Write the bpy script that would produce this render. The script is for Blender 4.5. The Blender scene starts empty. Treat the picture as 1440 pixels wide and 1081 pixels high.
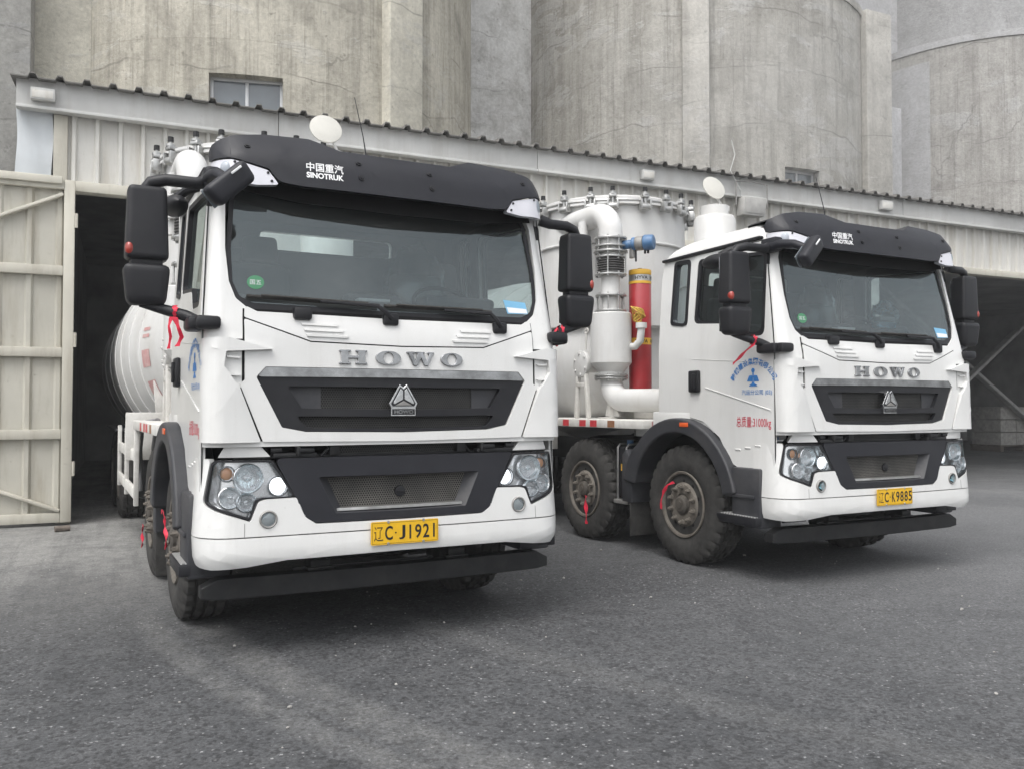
import bpy, bmesh, math, random
from mathutils import Vector, Matrix
from mathutils.geometry import delaunay_2d_cdt
PI = math.pi
R_ = math.radians
random.seed(7)
SC = bpy.context.scene
COL = SC.collection

# ------------------------------------------------------------------ camera
cd = bpy.data.cameras.new('camera')
cam = bpy.data.objects.new('camera', cd)
COL.objects.link(cam)
cam.location = (0, 0, 1.4723)
cam.rotation_euler = (PI / 2 + 0.0255, 0, -0.425)
cd.sensor_fit = 'HORIZONTAL'
cd.sensor_width = 36.0
cd.lens = 1201.9 / 1440 * 36
cd.clip_start = 0.05
cd.clip_end = 600
SC.camera = cam

# ------------------------------------------------------------------ world, sun, exposure
SUN_EL, SUN_AZ = R_(60), R_(-130)      # azimuth of the sun measured from +Y towards +X
w = bpy.data.worlds.new('World')
SC.world = w
w.use_nodes = True
nt = w.node_tree
nt.nodes.clear()
sky = nt.nodes.new('ShaderNodeTexSky')
sky.sky_type = 'NISHITA'
sky.sun_disc = False
sky.sun_elevation = SUN_EL
sky.sun_rotation = SUN_AZ
sky.air_density = 1.0
sky.dust_density = 4.0
sky.ozone_density = 1.0
hs = nt.nodes.new('ShaderNodeHueSaturation')
hs.inputs['Saturation'].default_value = 0.18
bg = nt.nodes.new('ShaderNodeBackground')
bg.inputs['Strength'].default_value = 0.15
wo = nt.nodes.new('ShaderNodeOutputWorld')
nt.links.new(sky.outputs[0], hs.inputs['Color'])
nt.links.new(hs.outputs[0], bg.inputs['Color'])
nt.links.new(bg.outputs[0], wo.inputs['Surface'])
sl = bpy.data.lights.new('sun', 'SUN')
sl.energy = 0.5
sl.angle = R_(40)
sl.color = (1.0, 0.975, 0.93)
so = bpy.data.objects.new('sun', sl)
COL.objects.link(so)
sd = Vector((math.sin(SUN_AZ) * math.cos(SUN_EL), math.cos(SUN_AZ) * math.cos(SUN_EL), math.sin(SUN_EL)))
so.rotation_euler = sd.to_track_quat('Z', 'Y').to_euler()
SC.view_settings.view_transform = 'Standard'
SC.view_settings.look = 'None'
SC.view_settings.exposure = 1.03
SC.view_settings.gamma = 1.0
SC.view_settings.use_curve_mapping = False

# ------------------------------------------------------------------ material helpers
class NT:
    def __init__(s, name):
        s.m = bpy.data.materials.new(name)
        s.m.use_nodes = True
        s.t = s.m.node_tree
        s.t.nodes.clear()
        s.out = s.n('ShaderNodeOutputMaterial')
    def n(s, typ, **kw):
        nd = s.t.nodes.new(typ)
        for k, v in kw.items():
            setattr(nd, k, v)
        return nd
    def l(s, a, b):
        s.t.links.new(a, b)
    def put(s, sock, v):
        if hasattr(v, 'is_output') or isinstance(v, bpy.types.NodeSocket):
            s.l(v, sock)
        else:
            sock.default_value = v
    def math(s, op, a, b=None, c=None, clamp=False):
        nd = s.n('ShaderNodeMath', operation=op)
        nd.use_clamp = clamp
        s.put(nd.inputs[0], a)
        if b is not None: s.put(nd.inputs[1], b)
        if c is not None: s.put(nd.inputs[2], c)
        return nd.outputs[0]
    def coord(s, which='Object', scale=(1, 1, 1), loc=(0, 0, 0)):
        tc = s.n('ShaderNodeTexCoord')
        mp = s.n('ShaderNodeMapping')
        mp.inputs['Scale'].default_value = scale
        mp.inputs['Location'].default_value = loc
        s.l(tc.outputs[which], mp.inputs['Vector'])
        return mp.outputs[0]
    def wcoord(s, scale=(1, 1, 1), loc=(0, 0, 0)):
        g = s.n('ShaderNodeNewGeometry')
        mp = s.n('ShaderNodeMapping')
        mp.inputs['Scale'].default_value = scale
        mp.inputs['Location'].default_value = loc
        s.l(g.outputs['Position'], mp.inputs['Vector'])
        return mp.outputs[0]
    def noise(s, vec, scale, detail=4, rough=0.55, dist=0.0):
        nd = s.n('ShaderNodeTexNoise')
        s.l(vec, nd.inputs['Vector'])
        nd.inputs['Scale'].default_value = scale
        nd.inputs['Detail'].default_value = detail
        nd.inputs['Roughness'].default_value = rough
        nd.inputs['Distortion'].default_value = dist
        return nd.outputs['Fac']
    def ramp(s, fac, stops):
        nd = s.n('ShaderNodeValToRGB')
        e = nd.color_ramp.elements
        while len(e) < len(stops): e.new(0.5)
        for i, (p, c) in enumerate(stops):
            e[i].position = p
            if not isinstance(c, (tuple, list)): c = (c, c, c)
            e[i].color = (c[0], c[1], c[2], 1)
        s.l(fac, nd.inputs[0])
        return nd.outputs[0]
    def mix(s, fac, a, b, mode='MIX'):
        nd = s.n('ShaderNodeMix', data_type='RGBA', blend_type=mode)
        s.put(nd.inputs[0], fac)
        for sock, v in ((nd.inputs[6], a), (nd.inputs[7], b)):
            if isinstance(v, (tuple, list)):
                sock.default_value = (v[0], v[1], v[2], 1)
            else:
                s.l(v, sock)
        return nd.outputs[2]
    def bump(s, h, strength=0.3, dist=0.01):
        nd = s.n('ShaderNodeBump')
        nd.inputs['Strength'].default_value = strength
        nd.inputs['Distance'].default_value = dist
        s.l(h, nd.inputs['Height'])
        return nd.outputs[0]
    def bsdf(s, color, rough=0.5, metal=0.0, spec=0.5, normal=None, coat=0.0, coat_rough=0.1, emit=None, emit_s=0.0):
        p = s.n('ShaderNodeBsdfPrincipled')
        if isinstance(color, (tuple, list)):
            p.inputs['Base Color'].default_value = (color[0], color[1], color[2], 1)
        else:
            s.l(color, p.inputs['Base Color'])
        s.put(p.inputs['Roughness'], rough)
        s.put(p.inputs['Metallic'], metal)
        p.inputs['Specular IOR Level'].default_value = spec
        p.inputs['Coat Weight'].default_value = coat
        p.inputs['Coat Roughness'].default_value = coat_rough
        if normal is not None: s.l(normal, p.inputs['Normal'])
        if emit:
            p.inputs['Emission Color'].default_value = (emit[0], emit[1], emit[2], 1)
            p.inputs['Emission Strength'].default_value = emit_s
        s.l(p.outputs[0], s.out.inputs['Surface'])
        return p

M = {}
def simple(name, col, rough=0.5, metal=0.0, spec=0.5, var=0.12, nscale=6.0, bump=0.0, coat=0.0, dirt=None, dirt_amt=0.0, emit=None, emit_s=0.0):
    t = NT(name)
    v = t.coord()
    n1 = t.noise(v, nscale, 5, 0.6)
    lo = [max(0, c * (1 - var)) for c in col]
    hi = [min(1, c * (1 + var)) for c in col]
    c = t.ramp(n1, [(0.3, lo), (0.7, hi)])
    if dirt:
        n2 = t.noise(v, nscale * 0.6, 8, 0.7)
        f = t.ramp(n2, [(0.45, 0.0), (0.75, dirt_amt)])
        c = t.mix(f, c, dirt)
    if name in ('white_paint', 'tank_white', 'dusty_white'):
        k = {'white_paint': 0.16, 'tank_white': 0.30, 'dusty_white': 0.35}[name]
        sv = t.coord(scale=(7, 7, 0.55))
        f3 = t.ramp(t.noise(sv, 1.0, 7, 0.72), [(0.50, 0.0), (0.72, k)])
        c = t.mix(f3, c, (0.42, 0.40, 0.36))
        f4 = t.ramp(t.noise(v, 60, 2, 0.5), [(0.70, 0.0), (0.76, k * 1.2)])
        c = t.mix(f4, c, (0.35, 0.33, 0.30))
    rg = t.math('ADD', rough - 0.05, t.math('MULTIPLY', n1, 0.1))
    nm = None
    if bump > 0:
        nm = t.bump(t.noise(v, 180, 3), bump, 0.002)
    t.bsdf(c, rg, metal, spec, nm, coat, 0.08, emit, emit_s)
    M[name] = t.m
    return t.m

simple('white_paint', (0.68, 0.68, 0.665), 0.32, coat=0.35, var=0.03, nscale=3, dirt=(0.55, 0.53, 0.49), dirt_amt=0.16)
simple('tank_white', (0.60, 0.60, 0.59), 0.42, var=0.05, nscale=2.5, dirt=(0.46, 0.44, 0.40), dirt_amt=0.4)
simple('dusty_white', (0.60, 0.59, 0.56), 0.6, var=0.10, nscale=7, dirt=(0.33, 0.31, 0.28), dirt_amt=0.6)
simple('visor_plastic', (0.015, 0.0155, 0.020), 0.45, spec=0.33, var=0.12, nscale=4, bump=0.12, dirt=(0.06, 0.06, 0.064), dirt_amt=0.15)
simple('black_plastic', (0.013, 0.0133, 0.016), 0.45, spec=0.32, var=0.2, nscale=5, bump=0.15, dirt=(0.06, 0.058, 0.055), dirt_amt=0.2)
simple('arch_plastic', (0.030, 0.031, 0.036), 0.55, var=0.15, nscale=5, bump=0.1, dirt=(0.11, 0.105, 0.10), dirt_amt=0.35)
simple('black_steel', (0.012, 0.0125, 0.0135), 0.5, spec=0.3, var=0.25, nscale=9, dirt=(0.07, 0.067, 0.062), dirt_amt=0.3)
simple('deep_black', (0.006, 0.006, 0.0065), 0.8, spec=0.2)
simple('rubber', (0.040, 0.039, 0.0375), 0.85, spec=0.2, var=0.2, nscale=16, dirt=(0.085, 0.082, 0.076), dirt_amt=0.6)
simple('rim_steel', (0.125, 0.110, 0.092), 0.75, var=0.3, nscale=14, dirt=(0.22, 0.205, 0.18), dirt_amt=0.6)
simple('rim_dark', (0.075, 0.066, 0.056), 0.7, var=0.3, nscale=14, dirt=(0.15, 0.14, 0.12), dirt_amt=0.6)
simple('bright_chrome', (0.60, 0.61, 0.62), 0.16, metal=1.0, var=0.2, nscale=30)
simple('chrome', (0.36, 0.365, 0.375), 0.14, metal=1.0, var=0.35, nscale=9)  # dark base colour stands in for dark surroundings it would reflect
simple('lamp_chrome', (0.88, 0.88, 0.89), 0.20, metal=0.75, var=0.12, nscale=9)
simple('lamp_dusty', (0.36, 0.355, 0.34), 0.7, var=0.15)
simple('lid_cream', (0.50, 0.49, 0.45), 0.6, var=0.06)
simple('steel', (0.42, 0.42, 0.41), 0.38, metal=0.8, var=0.2, nscale=15)
simple('grey_steel', (0.26, 0.255, 0.245), 0.55, metal=0.3, var=0.2, nscale=15, dirt=(0.2, 0.19, 0.17), dirt_amt=0.5)
simple('bellows_rubber', (0.10, 0.098, 0.095), 0.6, var=0.2)
simple('lamp_white', (0.62, 0.62, 0.66), 0.3, coat=0.3, var=0.04)
simple('amber', (0.70, 0.33, 0.15), 0.25, coat=0.6, var=0.1)
simple('marker_orange', (0.75, 0.12, 0.025), 0.3, coat=0.4)
simple('lens_red', (0.30, 0.030, 0.018), 0.3, coat=0.5)
simple('drl', (0.95, 0.97, 1.0), 0.3, emit=(0.93, 0.97, 1.0), emit_s=1.3)
simple('plate_yellow', (0.74, 0.43, 0.012), 0.4, var=0.05, nscale=20, dirt=(0.4, 0.25, 0.03), dirt_amt=0.25)
simple('ink_black', (0.012, 0.012, 0.012), 0.5)
simple('ink_white', (0.80, 0.80, 0.80), 0.5)
simple('ink_blue', (0.035, 0.19, 0.50), 0.5, var=0.2, nscale=30)
simple('ink_red', (0.55, 0.05, 0.085), 0.5, var=0.2, nscale=30)
simple('tape_red', (0.52, 0.045, 0.055), 0.35, dirt=(0.4, 0.2, 0.18), dirt_amt=0.4, nscale=20)
simple('tape_pink', (0.50, 0.26, 0.255), 0.5, dirt=(0.58, 0.52, 0.50), dirt_amt=0.9, nscale=16)
simple('tape_brown', (0.24, 0.10, 0.045), 0.45, dirt=(0.4, 0.3, 0.2), dirt_amt=0.5, nscale=30)
simple('ribbon_red', (0.62, 0.022, 0.055), 0.6, var=0.25, nscale=18)
simple('valve_blue', (0.055, 0.14, 0.28), 0.42, var=0.12, nscale=12, dirt=(0.2, 0.25, 0.3), dirt_amt=0.4)
simple('hoist_red', (0.36, 0.028, 0.034), 0.32, coat=0.3, var=0.1)
simple('hoist_yellow', (0.72, 0.42, 0.045), 0.4)
simple('seat_cloth', (0.05, 0.052, 0.056), 0.85, var=0.2)
simple('cabin_grey', (0.085, 0.088, 0.092), 0.75, var=0.15)
simple('cabin_lining', (0.12, 0.124, 0.128), 0.8, var=0.1)
simple('sticker_green', (0.07, 0.26, 0.13), 0.5)
simple('sticker_blue', (0.18, 0.42, 0.62), 0.5)
simple('paper_white', (0.75, 0.76, 0.78), 0.6)
simple('hose_grey', (0.20, 0.20, 0.205), 0.6, var=0.2)
simple('wire_yellow', (0.52, 0.34, 0.06), 0.6, var=0.4, nscale=60)
simple('alu_frame', (0.55, 0.56, 0.57), 0.45, metal=0.2, var=0.06)
simple('brick_grey', (0.33, 0.32, 0.30), 0.9, var=0.25, nscale=8)
simple('wood_pallet', (0.10, 0.085, 0.07), 0.9, var=0.3)
simple('rusty_pipe', (0.15, 0.125, 0.105), 0.8, var=0.35, nscale=20)
simple('shed_dark', (0.33, 0.33, 0.325), 0.95, spec=0.1, var=0.25, nscale=1.2)
simple('shed_steel', (0.40, 0.40, 0.39), 0.8, var=0.2)
simple('window_dark', (0.13, 0.15, 0.165), 0.12, spec=0.8, var=0.25, nscale=0.8)

def glass(name, tint, refl_ior=1.6, dust=0.06, rough=0.02):
    t = NT(name)
    tr = t.n('ShaderNodeBsdfTransparent'); tr.inputs[0].default_value = (*tint, 1)
    gl = t.n('ShaderNodeBsdfGlossy'); gl.inputs['Color'].default_value = (0.84, 0.97, 1.0, 1); gl.inputs['Roughness'].default_value = rough
    fr = t.n('ShaderNodeFresnel'); fr.inputs['IOR'].default_value = refl_ior
    m1 = t.n('ShaderNodeMixShader')
    t.l(fr.outputs[0], m1.inputs[0]); t.l(tr.outputs[0], m1.inputs[1]); t.l(gl.outputs[0], m1.inputs[2])
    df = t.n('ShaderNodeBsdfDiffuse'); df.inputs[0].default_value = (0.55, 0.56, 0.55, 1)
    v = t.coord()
    f = t.ramp(t.noise(v, 2.2, 6, 0.65), [(0.3, dust * 0.4), (0.75, dust * 1.7)])  # dust film; on the windshield its grey also stands in for reflected sky
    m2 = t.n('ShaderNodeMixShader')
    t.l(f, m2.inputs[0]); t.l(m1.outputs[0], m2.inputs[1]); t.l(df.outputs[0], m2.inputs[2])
    t.l(m2.outputs[0], t.out.inputs['Surface'])
    M[name] = t.m
glass('windshield_glass', (0.70, 0.77, 0.77), 1.9, 0.06)  # film strength also lifts the pane, as a sky reflection would
glass('side_glass', (0.52, 0.58, 0.57), 1.5, 0.02)
glass('rear_glass', (0.80, 0.86, 0.84), 1.4, 0.02)
glass('lens_glass', (0.93, 0.94, 0.95), 1.45, 0.02)
glass('plastic_film', (0.9, 0.9, 0.9), 1.7, 0.10, 0.15)

def mesh_mat(key, lo, hi):
    t = NT(key)
    tc = t.n('ShaderNodeTexCoord'); sp = t.n('ShaderNodeSeparateXYZ'); t.l(tc.outputs['Object'], sp.inputs[0])
    p = 0.0155
    u = t.math('DIVIDE', sp.outputs[0], p); vv = t.math('DIVIDE', sp.outputs[2], p * 1.732)
    def dd(o):
        a = t.math('SUBTRACT', t.math('FRACT', t.math('ADD', u, o)), 0.5)
        b = t.math('SUBTRACT', t.math('FRACT', t.math('ADD', vv, o)), 0.5)
        return t.math('ADD', t.math('MULTIPLY', a, a), t.math('MULTIPLY', t.math('MULTIPLY', b, b), 3.0))
    d = t.math('MINIMUM', dd(0.0), dd(0.5))
    f = t.math('LESS_THAN', d, 0.135)
    n = t.noise(t.coord(), 5, 4)
    c1 = t.ramp(n, [(0.3, lo), (0.7, hi)])
    c = t.mix(f, c1, (0.006, 0.006, 0.006))
    t.bsdf(c, 0.6, 0.0, 0.3)
    M[key] = t.m
mesh_mat('mesh', (0.075, 0.072, 0.066), (0.16, 0.15, 0.135))
mesh_mat('mesh_dark', (0.030, 0.030, 0.029), (0.062, 0.06, 0.056))

def reflector_mat():
    t = NT('reflector')
    v = t.coord(scale=(1, 1, 1))
    w_ = t.n('ShaderNodeTexWave'); w_.inputs['Scale'].default_value = 42; w_.inputs['Distortion'].default_value = 1.5
    t.l(v, w_.inputs['Vector'])
    nm = t.bump(w_.outputs['Fac'], 0.5, 0.004)
    t.bsdf((0.92, 0.93, 0.94), 0.14, 0.9, 0.5, nm)
    M['reflector'] = t.m
reflector_mat()

def concrete(name, base, dark, light, light_amt=0.5, seed=0.0, joint=1.35, joint_amt=0.5, streak=0.5, centre=None):
    t = NT(name)
    v = t.wcoord(loc=(seed, seed * 1.7, seed * 0.6))
    vs = t.wcoord(scale=(1, 1, 0.07), loc=(seed, seed, seed))
    big = t.noise(v, 0.32, 6, 0.62, 0.4)
    mid = t.noise(v, 1.3, 8, 0.7, 0.3)
    fine = t.noise(v, 14, 6, 0.7)
    st = t.noise(vs, 2.6, 6, 0.75)
    vb = t.wcoord(scale=(0.6, 0.6, 1.5), loc=(seed * 2, 0, seed))
    hz = t.noise(vb, 1.1, 7, 0.72, 0.5)
    c = t.ramp(mid, [(0.28, dark), (0.52, base), (0.78, [min(1, x * 1.22) for x in base])])
    f = t.ramp(st, [(0.36, streak), (0.56, 0.0)])
    c = t.mix(f, c, dark)
    f2 = t.ramp(st, [(0.56, 0.0), (0.74, streak * 0.6)])
    c = t.mix(f2, c, [min(1, x * 1.3) for x in base])
    # lighter plaster patches with crisp borders, stretched sideways
    pf = t.math('ADD', t.math('MULTIPLY', hz, 0.6), t.math('MULTIPLY', big, 0.4))
    f3 = t.ramp(pf, [(0.535, 0.0), (0.56, light_amt), (0.70, light_amt)])
    c = t.mix(f3, c, light)
    # pour joints
    sp = t.n('ShaderNodeSeparateXYZ'); t.l(v, sp.inputs[0])
    zz = t.math('ADD', sp.outputs[2], t.math('MULTIPLY', t.noise(v, 0.5, 3), 0.9))
    fr = t.math('FRACT', t.math('DIVIDE', zz, joint))
    jl = t.math('LESS_THAN', fr, 0.022)
    jm = t.math('MULTIPLY', jl, t.ramp(t.noise(v, 0.9, 3), [(0.42, 0.0), (0.6, joint_amt)]))
    c = t.mix(jm, c, [x * 0.55 for x in dark])
    # cracks
    vo = t.n('ShaderNodeTexVoronoi'); vo.feature = 'DISTANCE_TO_EDGE'; vo.inputs['Scale'].default_value = 0.42
    wv = t.n('ShaderNodeVectorMath', operation='ADD')
    nz = t.n('ShaderNodeTexNoise'); nz.inputs['Scale'].default_value = 1.6; nz.inputs['Detail'].default_value = 6
    t.l(v, nz.inputs['Vector'])
    sc = t.n('ShaderNodeVectorMath', operation='SCALE'); sc.inputs['Scale'].default_value = 0.9
    t.l(nz.outputs['Color'], sc.inputs[0]); t.l(v, wv.inputs[0]); t.l(sc.outputs[0], wv.inputs[1])
    t.l(wv.outputs[0], vo.inputs['Vector'])
    ck = t.math('LESS_THAN', vo.outputs['Distance'], 0.008)
    ckm = t.math('MULTIPLY', ck, t.ramp(t.noise(v, 0.5, 2), [(0.57, 0.0), (0.68, 0.38)]))
    c = t.mix(ckm, c, [x * 0.4 for x in dark])
    # pits
    pt = t.ramp(t.noise(v, 9, 2, 0.5), [(0.28, 0.45), (0.33, 0.0)])
    c = t.mix(pt, c, [x * 0.7 for x in dark])
    if centre:
        sp2 = t.n('ShaderNodeSeparateXYZ'); t.l(t.wcoord(loc=(-centre[0], -centre[1], 0)), sp2.inputs[0])
        ang = t.math('MULTIPLY', t.math('ARCTAN2', sp2.outputs[0], t.math('MULTIPLY', sp2.outputs[1], -1.0)), 4.6)
        cmb = t.n('ShaderNodeCombineXYZ'); t.l(ang, cmb.inputs[0]); t.l(sp2.outputs[2], cmb.inputs[1])
        bk = t.n('ShaderNodeTexBrick'); bk.offset = 0.37; bk.inputs['Scale'].default_value = 1.0
        bk.inputs['Brick Width'].default_value = 0.62; bk.inputs['Row Height'].default_value = 1.55
        bk.inputs['Mortar Size'].default_value = 0.010; bk.inputs['Mortar Smooth'].default_value = 0.6
        bk.inputs['Color1'].default_value = (0.86, 0.86, 0.85, 1); bk.inputs['Color2'].default_value = (1.10, 1.10, 1.10, 1); bk.inputs['Mortar'].default_value = (0.74, 0.73, 0.71, 1)
        t.l(cmb.outputs[0], bk.inputs['Vector'])
        c = t.mix(0.55, c, t.mix(1.0, c, bk.outputs['Color'], 'MULTIPLY'))
        # run-off streaks down the curved wall
        cs = t.n('ShaderNodeCombineXYZ'); t.l(ang, cs.inputs[0]); t.l(t.math('MULTIPLY', sp2.outputs[2], 0.045), cs.inputs[1])
        run = t.noise(cs.outputs[0], 5.5, 7, 0.78)
        c = t.mix(t.ramp(run, [(0.50, 0.0), (0.66, 0.62)]), c, [x * 0.80 for x in dark])
        c = t.mix(t.ramp(run, [(0.30, 0.35), (0.46, 0.0)]), c, [min(1, x * 1.18) for x in base])
    fm = t.ramp(fine, [(0.25, 0.78), (0.75, 1.14)])
    c = t.mix(1.0, c, fm, 'MULTIPLY')
    h = t.math('ADD', t.math('MULTIPLY', mid, 1.0), t.math('ADD', t.math('MULTIPLY', fine, 0.3), t.math('MULTIPLY', f3, 0.25)))
    nm = t.bump(h, 0.5, 0.06)
    t.bsdf(c, 0.92, 0.0, 0.2, nm)
    M[name] = t.m
concrete('concrete_tan', (0.47, 0.445, 0.38), (0.25, 0.235, 0.20), (0.52, 0.51, 0.475), 0.35, 3.0, centre=(2.8, 19.6))
concrete('concrete_mixed', (0.405, 0.392, 0.360), (0.23, 0.22, 0.195), (0.47, 0.465, 0.45), 0.55, 11.0, centre=(14.26, 19.6))
concrete('concrete_pale', (0.45, 0.435, 0.40), (0.25, 0.24, 0.22), (0.50, 0.49, 0.47), 0.5, 17.0)
concrete('concrete_grey', (0.39, 0.38, 0.36), (0.26, 0.25, 0.235), (0.44, 0.44, 0.435), 0.5, 29.0, centre=(25.7, 19.6))
concrete('pilaster_tan', (0.58, 0.555, 0.475), (0.42, 0.40, 0.345), (0.47, 0.46, 0.43), 0.4, 41.0, streak=0.3)
concrete('plaster_rough', (0.58, 0.58, 0.57), (0.30, 0.29, 0.275), (0.62, 0.62, 0.62), 0.4, 53.0, streak=0.25)
concrete('concrete_dull', (0.33, 0.325, 0.305), (0.22, 0.215, 0.20), (0.34, 0.34, 0.335), 0.4, 61.0, streak=0.3)
concrete('plaster_smooth', (0.42, 0.42, 0.425), (0.34, 0.335, 0.33), (0.46, 0.46, 0.46), 0.3, 71.0, streak=0.25, joint_amt=0.1)
concrete('concrete_upper', (0.36, 0.36, 0.36), (0.29, 0.29, 0.285), (0.40, 0.40, 0.40), 0.3, 83.0, streak=0.3, joint_amt=0.2)  # plain neutral grey for the far silo's upper wall

def sheet_metal(name, base, stain, amt):
    t = NT(name)
    v = t.wcoord()
    vs = t.wcoord(scale=(1, 1, 0.12))
    a = t.noise(v, 0.9, 6, 0.65)
    b = t.noise(vs, 5.5, 6, 0.7)
    cc = t.ramp(a, [(0.3, [x * 0.86 for x in base]), (0.7, [min(1, x * 1.08) for x in base])])
    f = t.ramp(b, [(0.48, 0.0), (0.72, amt)])
    cc = t.mix(f, cc, stain)
    sp = t.ramp(t.noise(v, 11, 5, 0.7), [(0.64, 0.0), (0.74, amt * 0.8)])
    cc = t.mix(sp, cc, [x * 0.7 for x in stain])
    t.bsdf(cc, 0.6, 0.0, 0.35, t.bump(t.noise(v, 2.0, 3), 0.15, 0.03))
    M[name] = t.m
sheet_metal('sheet_cream', (0.60, 0.59, 0.555), (0.38, 0.345, 0.28), 0.55)
sheet_metal('fascia_grey', (0.53, 0.53, 0.515), (0.36, 0.345, 0.315), 0.4)
sheet_metal('door_cream', (0.455, 0.44, 0.385), (0.27, 0.235, 0.175), 0.6)
sheet_metal('frame_cream', (0.50, 0.48, 0.415), (0.30, 0.265, 0.21), 0.5)
sheet_metal('roof_dark', (0.16, 0.155, 0.145), (0.09, 0.085, 0.08), 0.5)
sheet_metal('plastic_pale', (0.56, 0.59, 0.61), (0.46, 0.47, 0.47), 0.35)

def asphalt():
    t = NT('asphalt')
    v = t.wcoord()
    big = t.noise(v, 0.22, 6, 0.6, 0.3)
    mid = t.noise(v, 1.1, 8, 0.68, 0.4)
    agg = t.n('ShaderNodeTexVoronoi'); agg.inputs['Scale'].default_value = 46
    wob = t.n('ShaderNodeTexNoise'); wob.inputs['Scale'].default_value = 60; wob.inputs['Detail'].default_value = 3; t.l(v, wob.inputs['Vector'])
    ws_ = t.n('ShaderNodeVectorMath', operation='SCALE'); ws_.inputs['Scale'].default_value = 0.022; t.l(wob.outputs['Color'], ws_.inputs[0])
    wa_ = t.n('ShaderNodeVectorMath', operation='ADD'); t.l(v, wa_.inputs[0]); t.l(ws_.outputs[0], wa_.inputs[1]); t.l(wa_.outputs[0], agg.inputs['Vector'])
    fine = t.noise(v, 55, 5, 0.85)
    base = t.ramp(mid, [(0.28, (0.044, 0.046, 0.049)), (0.72, (0.078, 0.080, 0.083))])
    blot = t.noise(v, 5.5, 5, 0.7)
    base = t.mix(t.ramp(blot, [(0.42, 0.0), (0.72, 0.45)]), base, (0.12, 0.121, 0.124))
    # stones: a share of the cells are pale chips
    sepc = t.n('ShaderNodeSeparateColor'); t.l(agg.outputs['Color'], sepc.inputs[0])
    chip = t.math('MULTIPLY', t.math('GREATER_THAN', sepc.outputs[0], 0.88), t.math('LESS_THAN', agg.outputs['Distance'], t.math('ADD', 0.15, t.math('MULTIPLY', sepc.outputs[2], 0.30))))
    wear = t.ramp(t.noise(v, 0.75, 6, 0.7), [(0.38, 0.10), (0.68, 1.0)])
    c = t.mix(t.math('MULTIPLY', chip, wear), base, (0.33, 0.33, 0.33))
    dk = t.math('MULTIPLY', t.math('GREATER_THAN', sepc.outputs[1], 0.75), 0.6)
    c = t.mix(dk, c, (0.022, 0.022, 0.023))
    g = t.ramp(fine, [(0.34, 0.40), (0.66, 1.65)])
    c = t.mix(1.0, c, g, 'MULTIPLY')
    g2 = t.ramp(t.noise(v, 24, 6, 0.85), [(0.36, 0.70), (0.64, 1.28)])
    c = t.mix(1.0, c, g2, 'MULTIPLY')
    # pale cement dust towards the shed doors and along the tyre paths
    sp = t.n('ShaderNodeSeparateXYZ'); t.l(v, sp.inputs[0])
    X, Y = sp.outputs[0], sp.outputs[1]
    def rng(a, b, val):
        nd = t.n('ShaderNodeMapRange'); nd.interpolation_type = 'SMOOTHSTEP'
        nd.inputs['From Min'].default_value = a; nd.inputs['From Max'].default_value = b
        t.l(val, nd.inputs['Value']); return nd.outputs[0]
    gx = rng(3.2, 0.2, X); gy = rng(5.5, 10.5, Y)
    dmask = t.math('MULTIPLY', t.math('MULTIPLY', gx, gy), t.ramp(t.noise(v, 1.0, 7, 0.7, 0.8), [(0.25, 0.35), (0.55, 1.0)]))
    gr = t.math('MULTIPLY', rng(10.0, 13.5, X), t.ramp(t.noise(v, 0.7, 6, 0.7, 0.6), [(0.4, 0.0), (0.7, 0.4)]))
    def arc(cx, cy, rad, wd, amt):
        dx = t.math('SUBTRACT', X, cx); dy = t.math('SUBTRACT', Y, cy)
        d = t.math('SQRT', t.math('ADD', t.math('MULTIPLY', dx, dx), t.math('MULTIPLY', dy, dy)))
        e = t.math('ABSOLUTE', t.math('SUBTRACT', d, rad))
        nd = t.n('ShaderNodeMapRange'); nd.interpolation_type = 'SMOOTHSTEP'
        nd.inputs['From Min'].default_value = wd; nd.inputs['From Max'].default_value = wd * 0.25
        t.l(e, nd.inputs['Value'])
        k = t.ramp(t.noise(v, 4.5, 8, 0.8, 0.3), [(0.36, 0.05), (0.64, amt)])
        return t.math('MULTIPLY', nd.outputs[0], k)
    wornm = t.math('MULTIPLY', t.math('MULTIPLY', rng(2.2, 8.5, X), rng(12.5, 9.5, Y)), t.ramp(t.noise(v, 0.45, 5, 0.6, 0.5), [(0.3, 0.45), (0.65, 0.9)]))
    c = t.mix(t.math('MULTIPLY', wornm, 0.62), c, t.mix(1.0, (0.195, 0.197, 0.20), t.mix(1.0, g, g2, 'MULTIPLY'), 'MULTIPLY'))
    tr = t.math('MAXIMUM', arc(9.0, 7.2, 8.55, 0.20, 0.42), arc(9.0, 7.4, 8.9, 0.14, 0.34))
    tr = t.math('MAXIMUM', tr, arc(14.0, 9.0, 12.6, 0.2, 0.14))
    tr = t.math('MAXIMUM', tr, arc(22.0, 12.0, 11.0, 0.25, 0.16))
    dust = t.math('MAXIMUM', t.math('MAXIMUM', dmask, gr), tr)
    brk = t.noise(v, 7.5, 7, 0.8, 0.6)
    vst = t.wcoord(scale=(3.4, 0.22, 1))
    stk = t.noise(vst, 1.6, 6, 0.7, 0.4)
    dust = t.math('MULTIPLY', dust, t.ramp(brk, [(0.34, 0.5), (0.58, 1.0)]))
    dust = t.math('MULTIPLY', dust, t.ramp(stk, [(0.34, 0.6), (0.54, 1.0)]))
    dust = t.math('MULTIPLY', dust, t.ramp(fine, [(0.36, 0.35), (0.62, 1.0)]))
    dust = t.math('MULTIPLY', dust, t.ramp(g2, [(0.45, 0.5), (0.75, 1.0)]))
    c = t.mix(t.math('MULTIPLY', dust, 0.9), c, (0.40, 0.395, 0.375))
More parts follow.
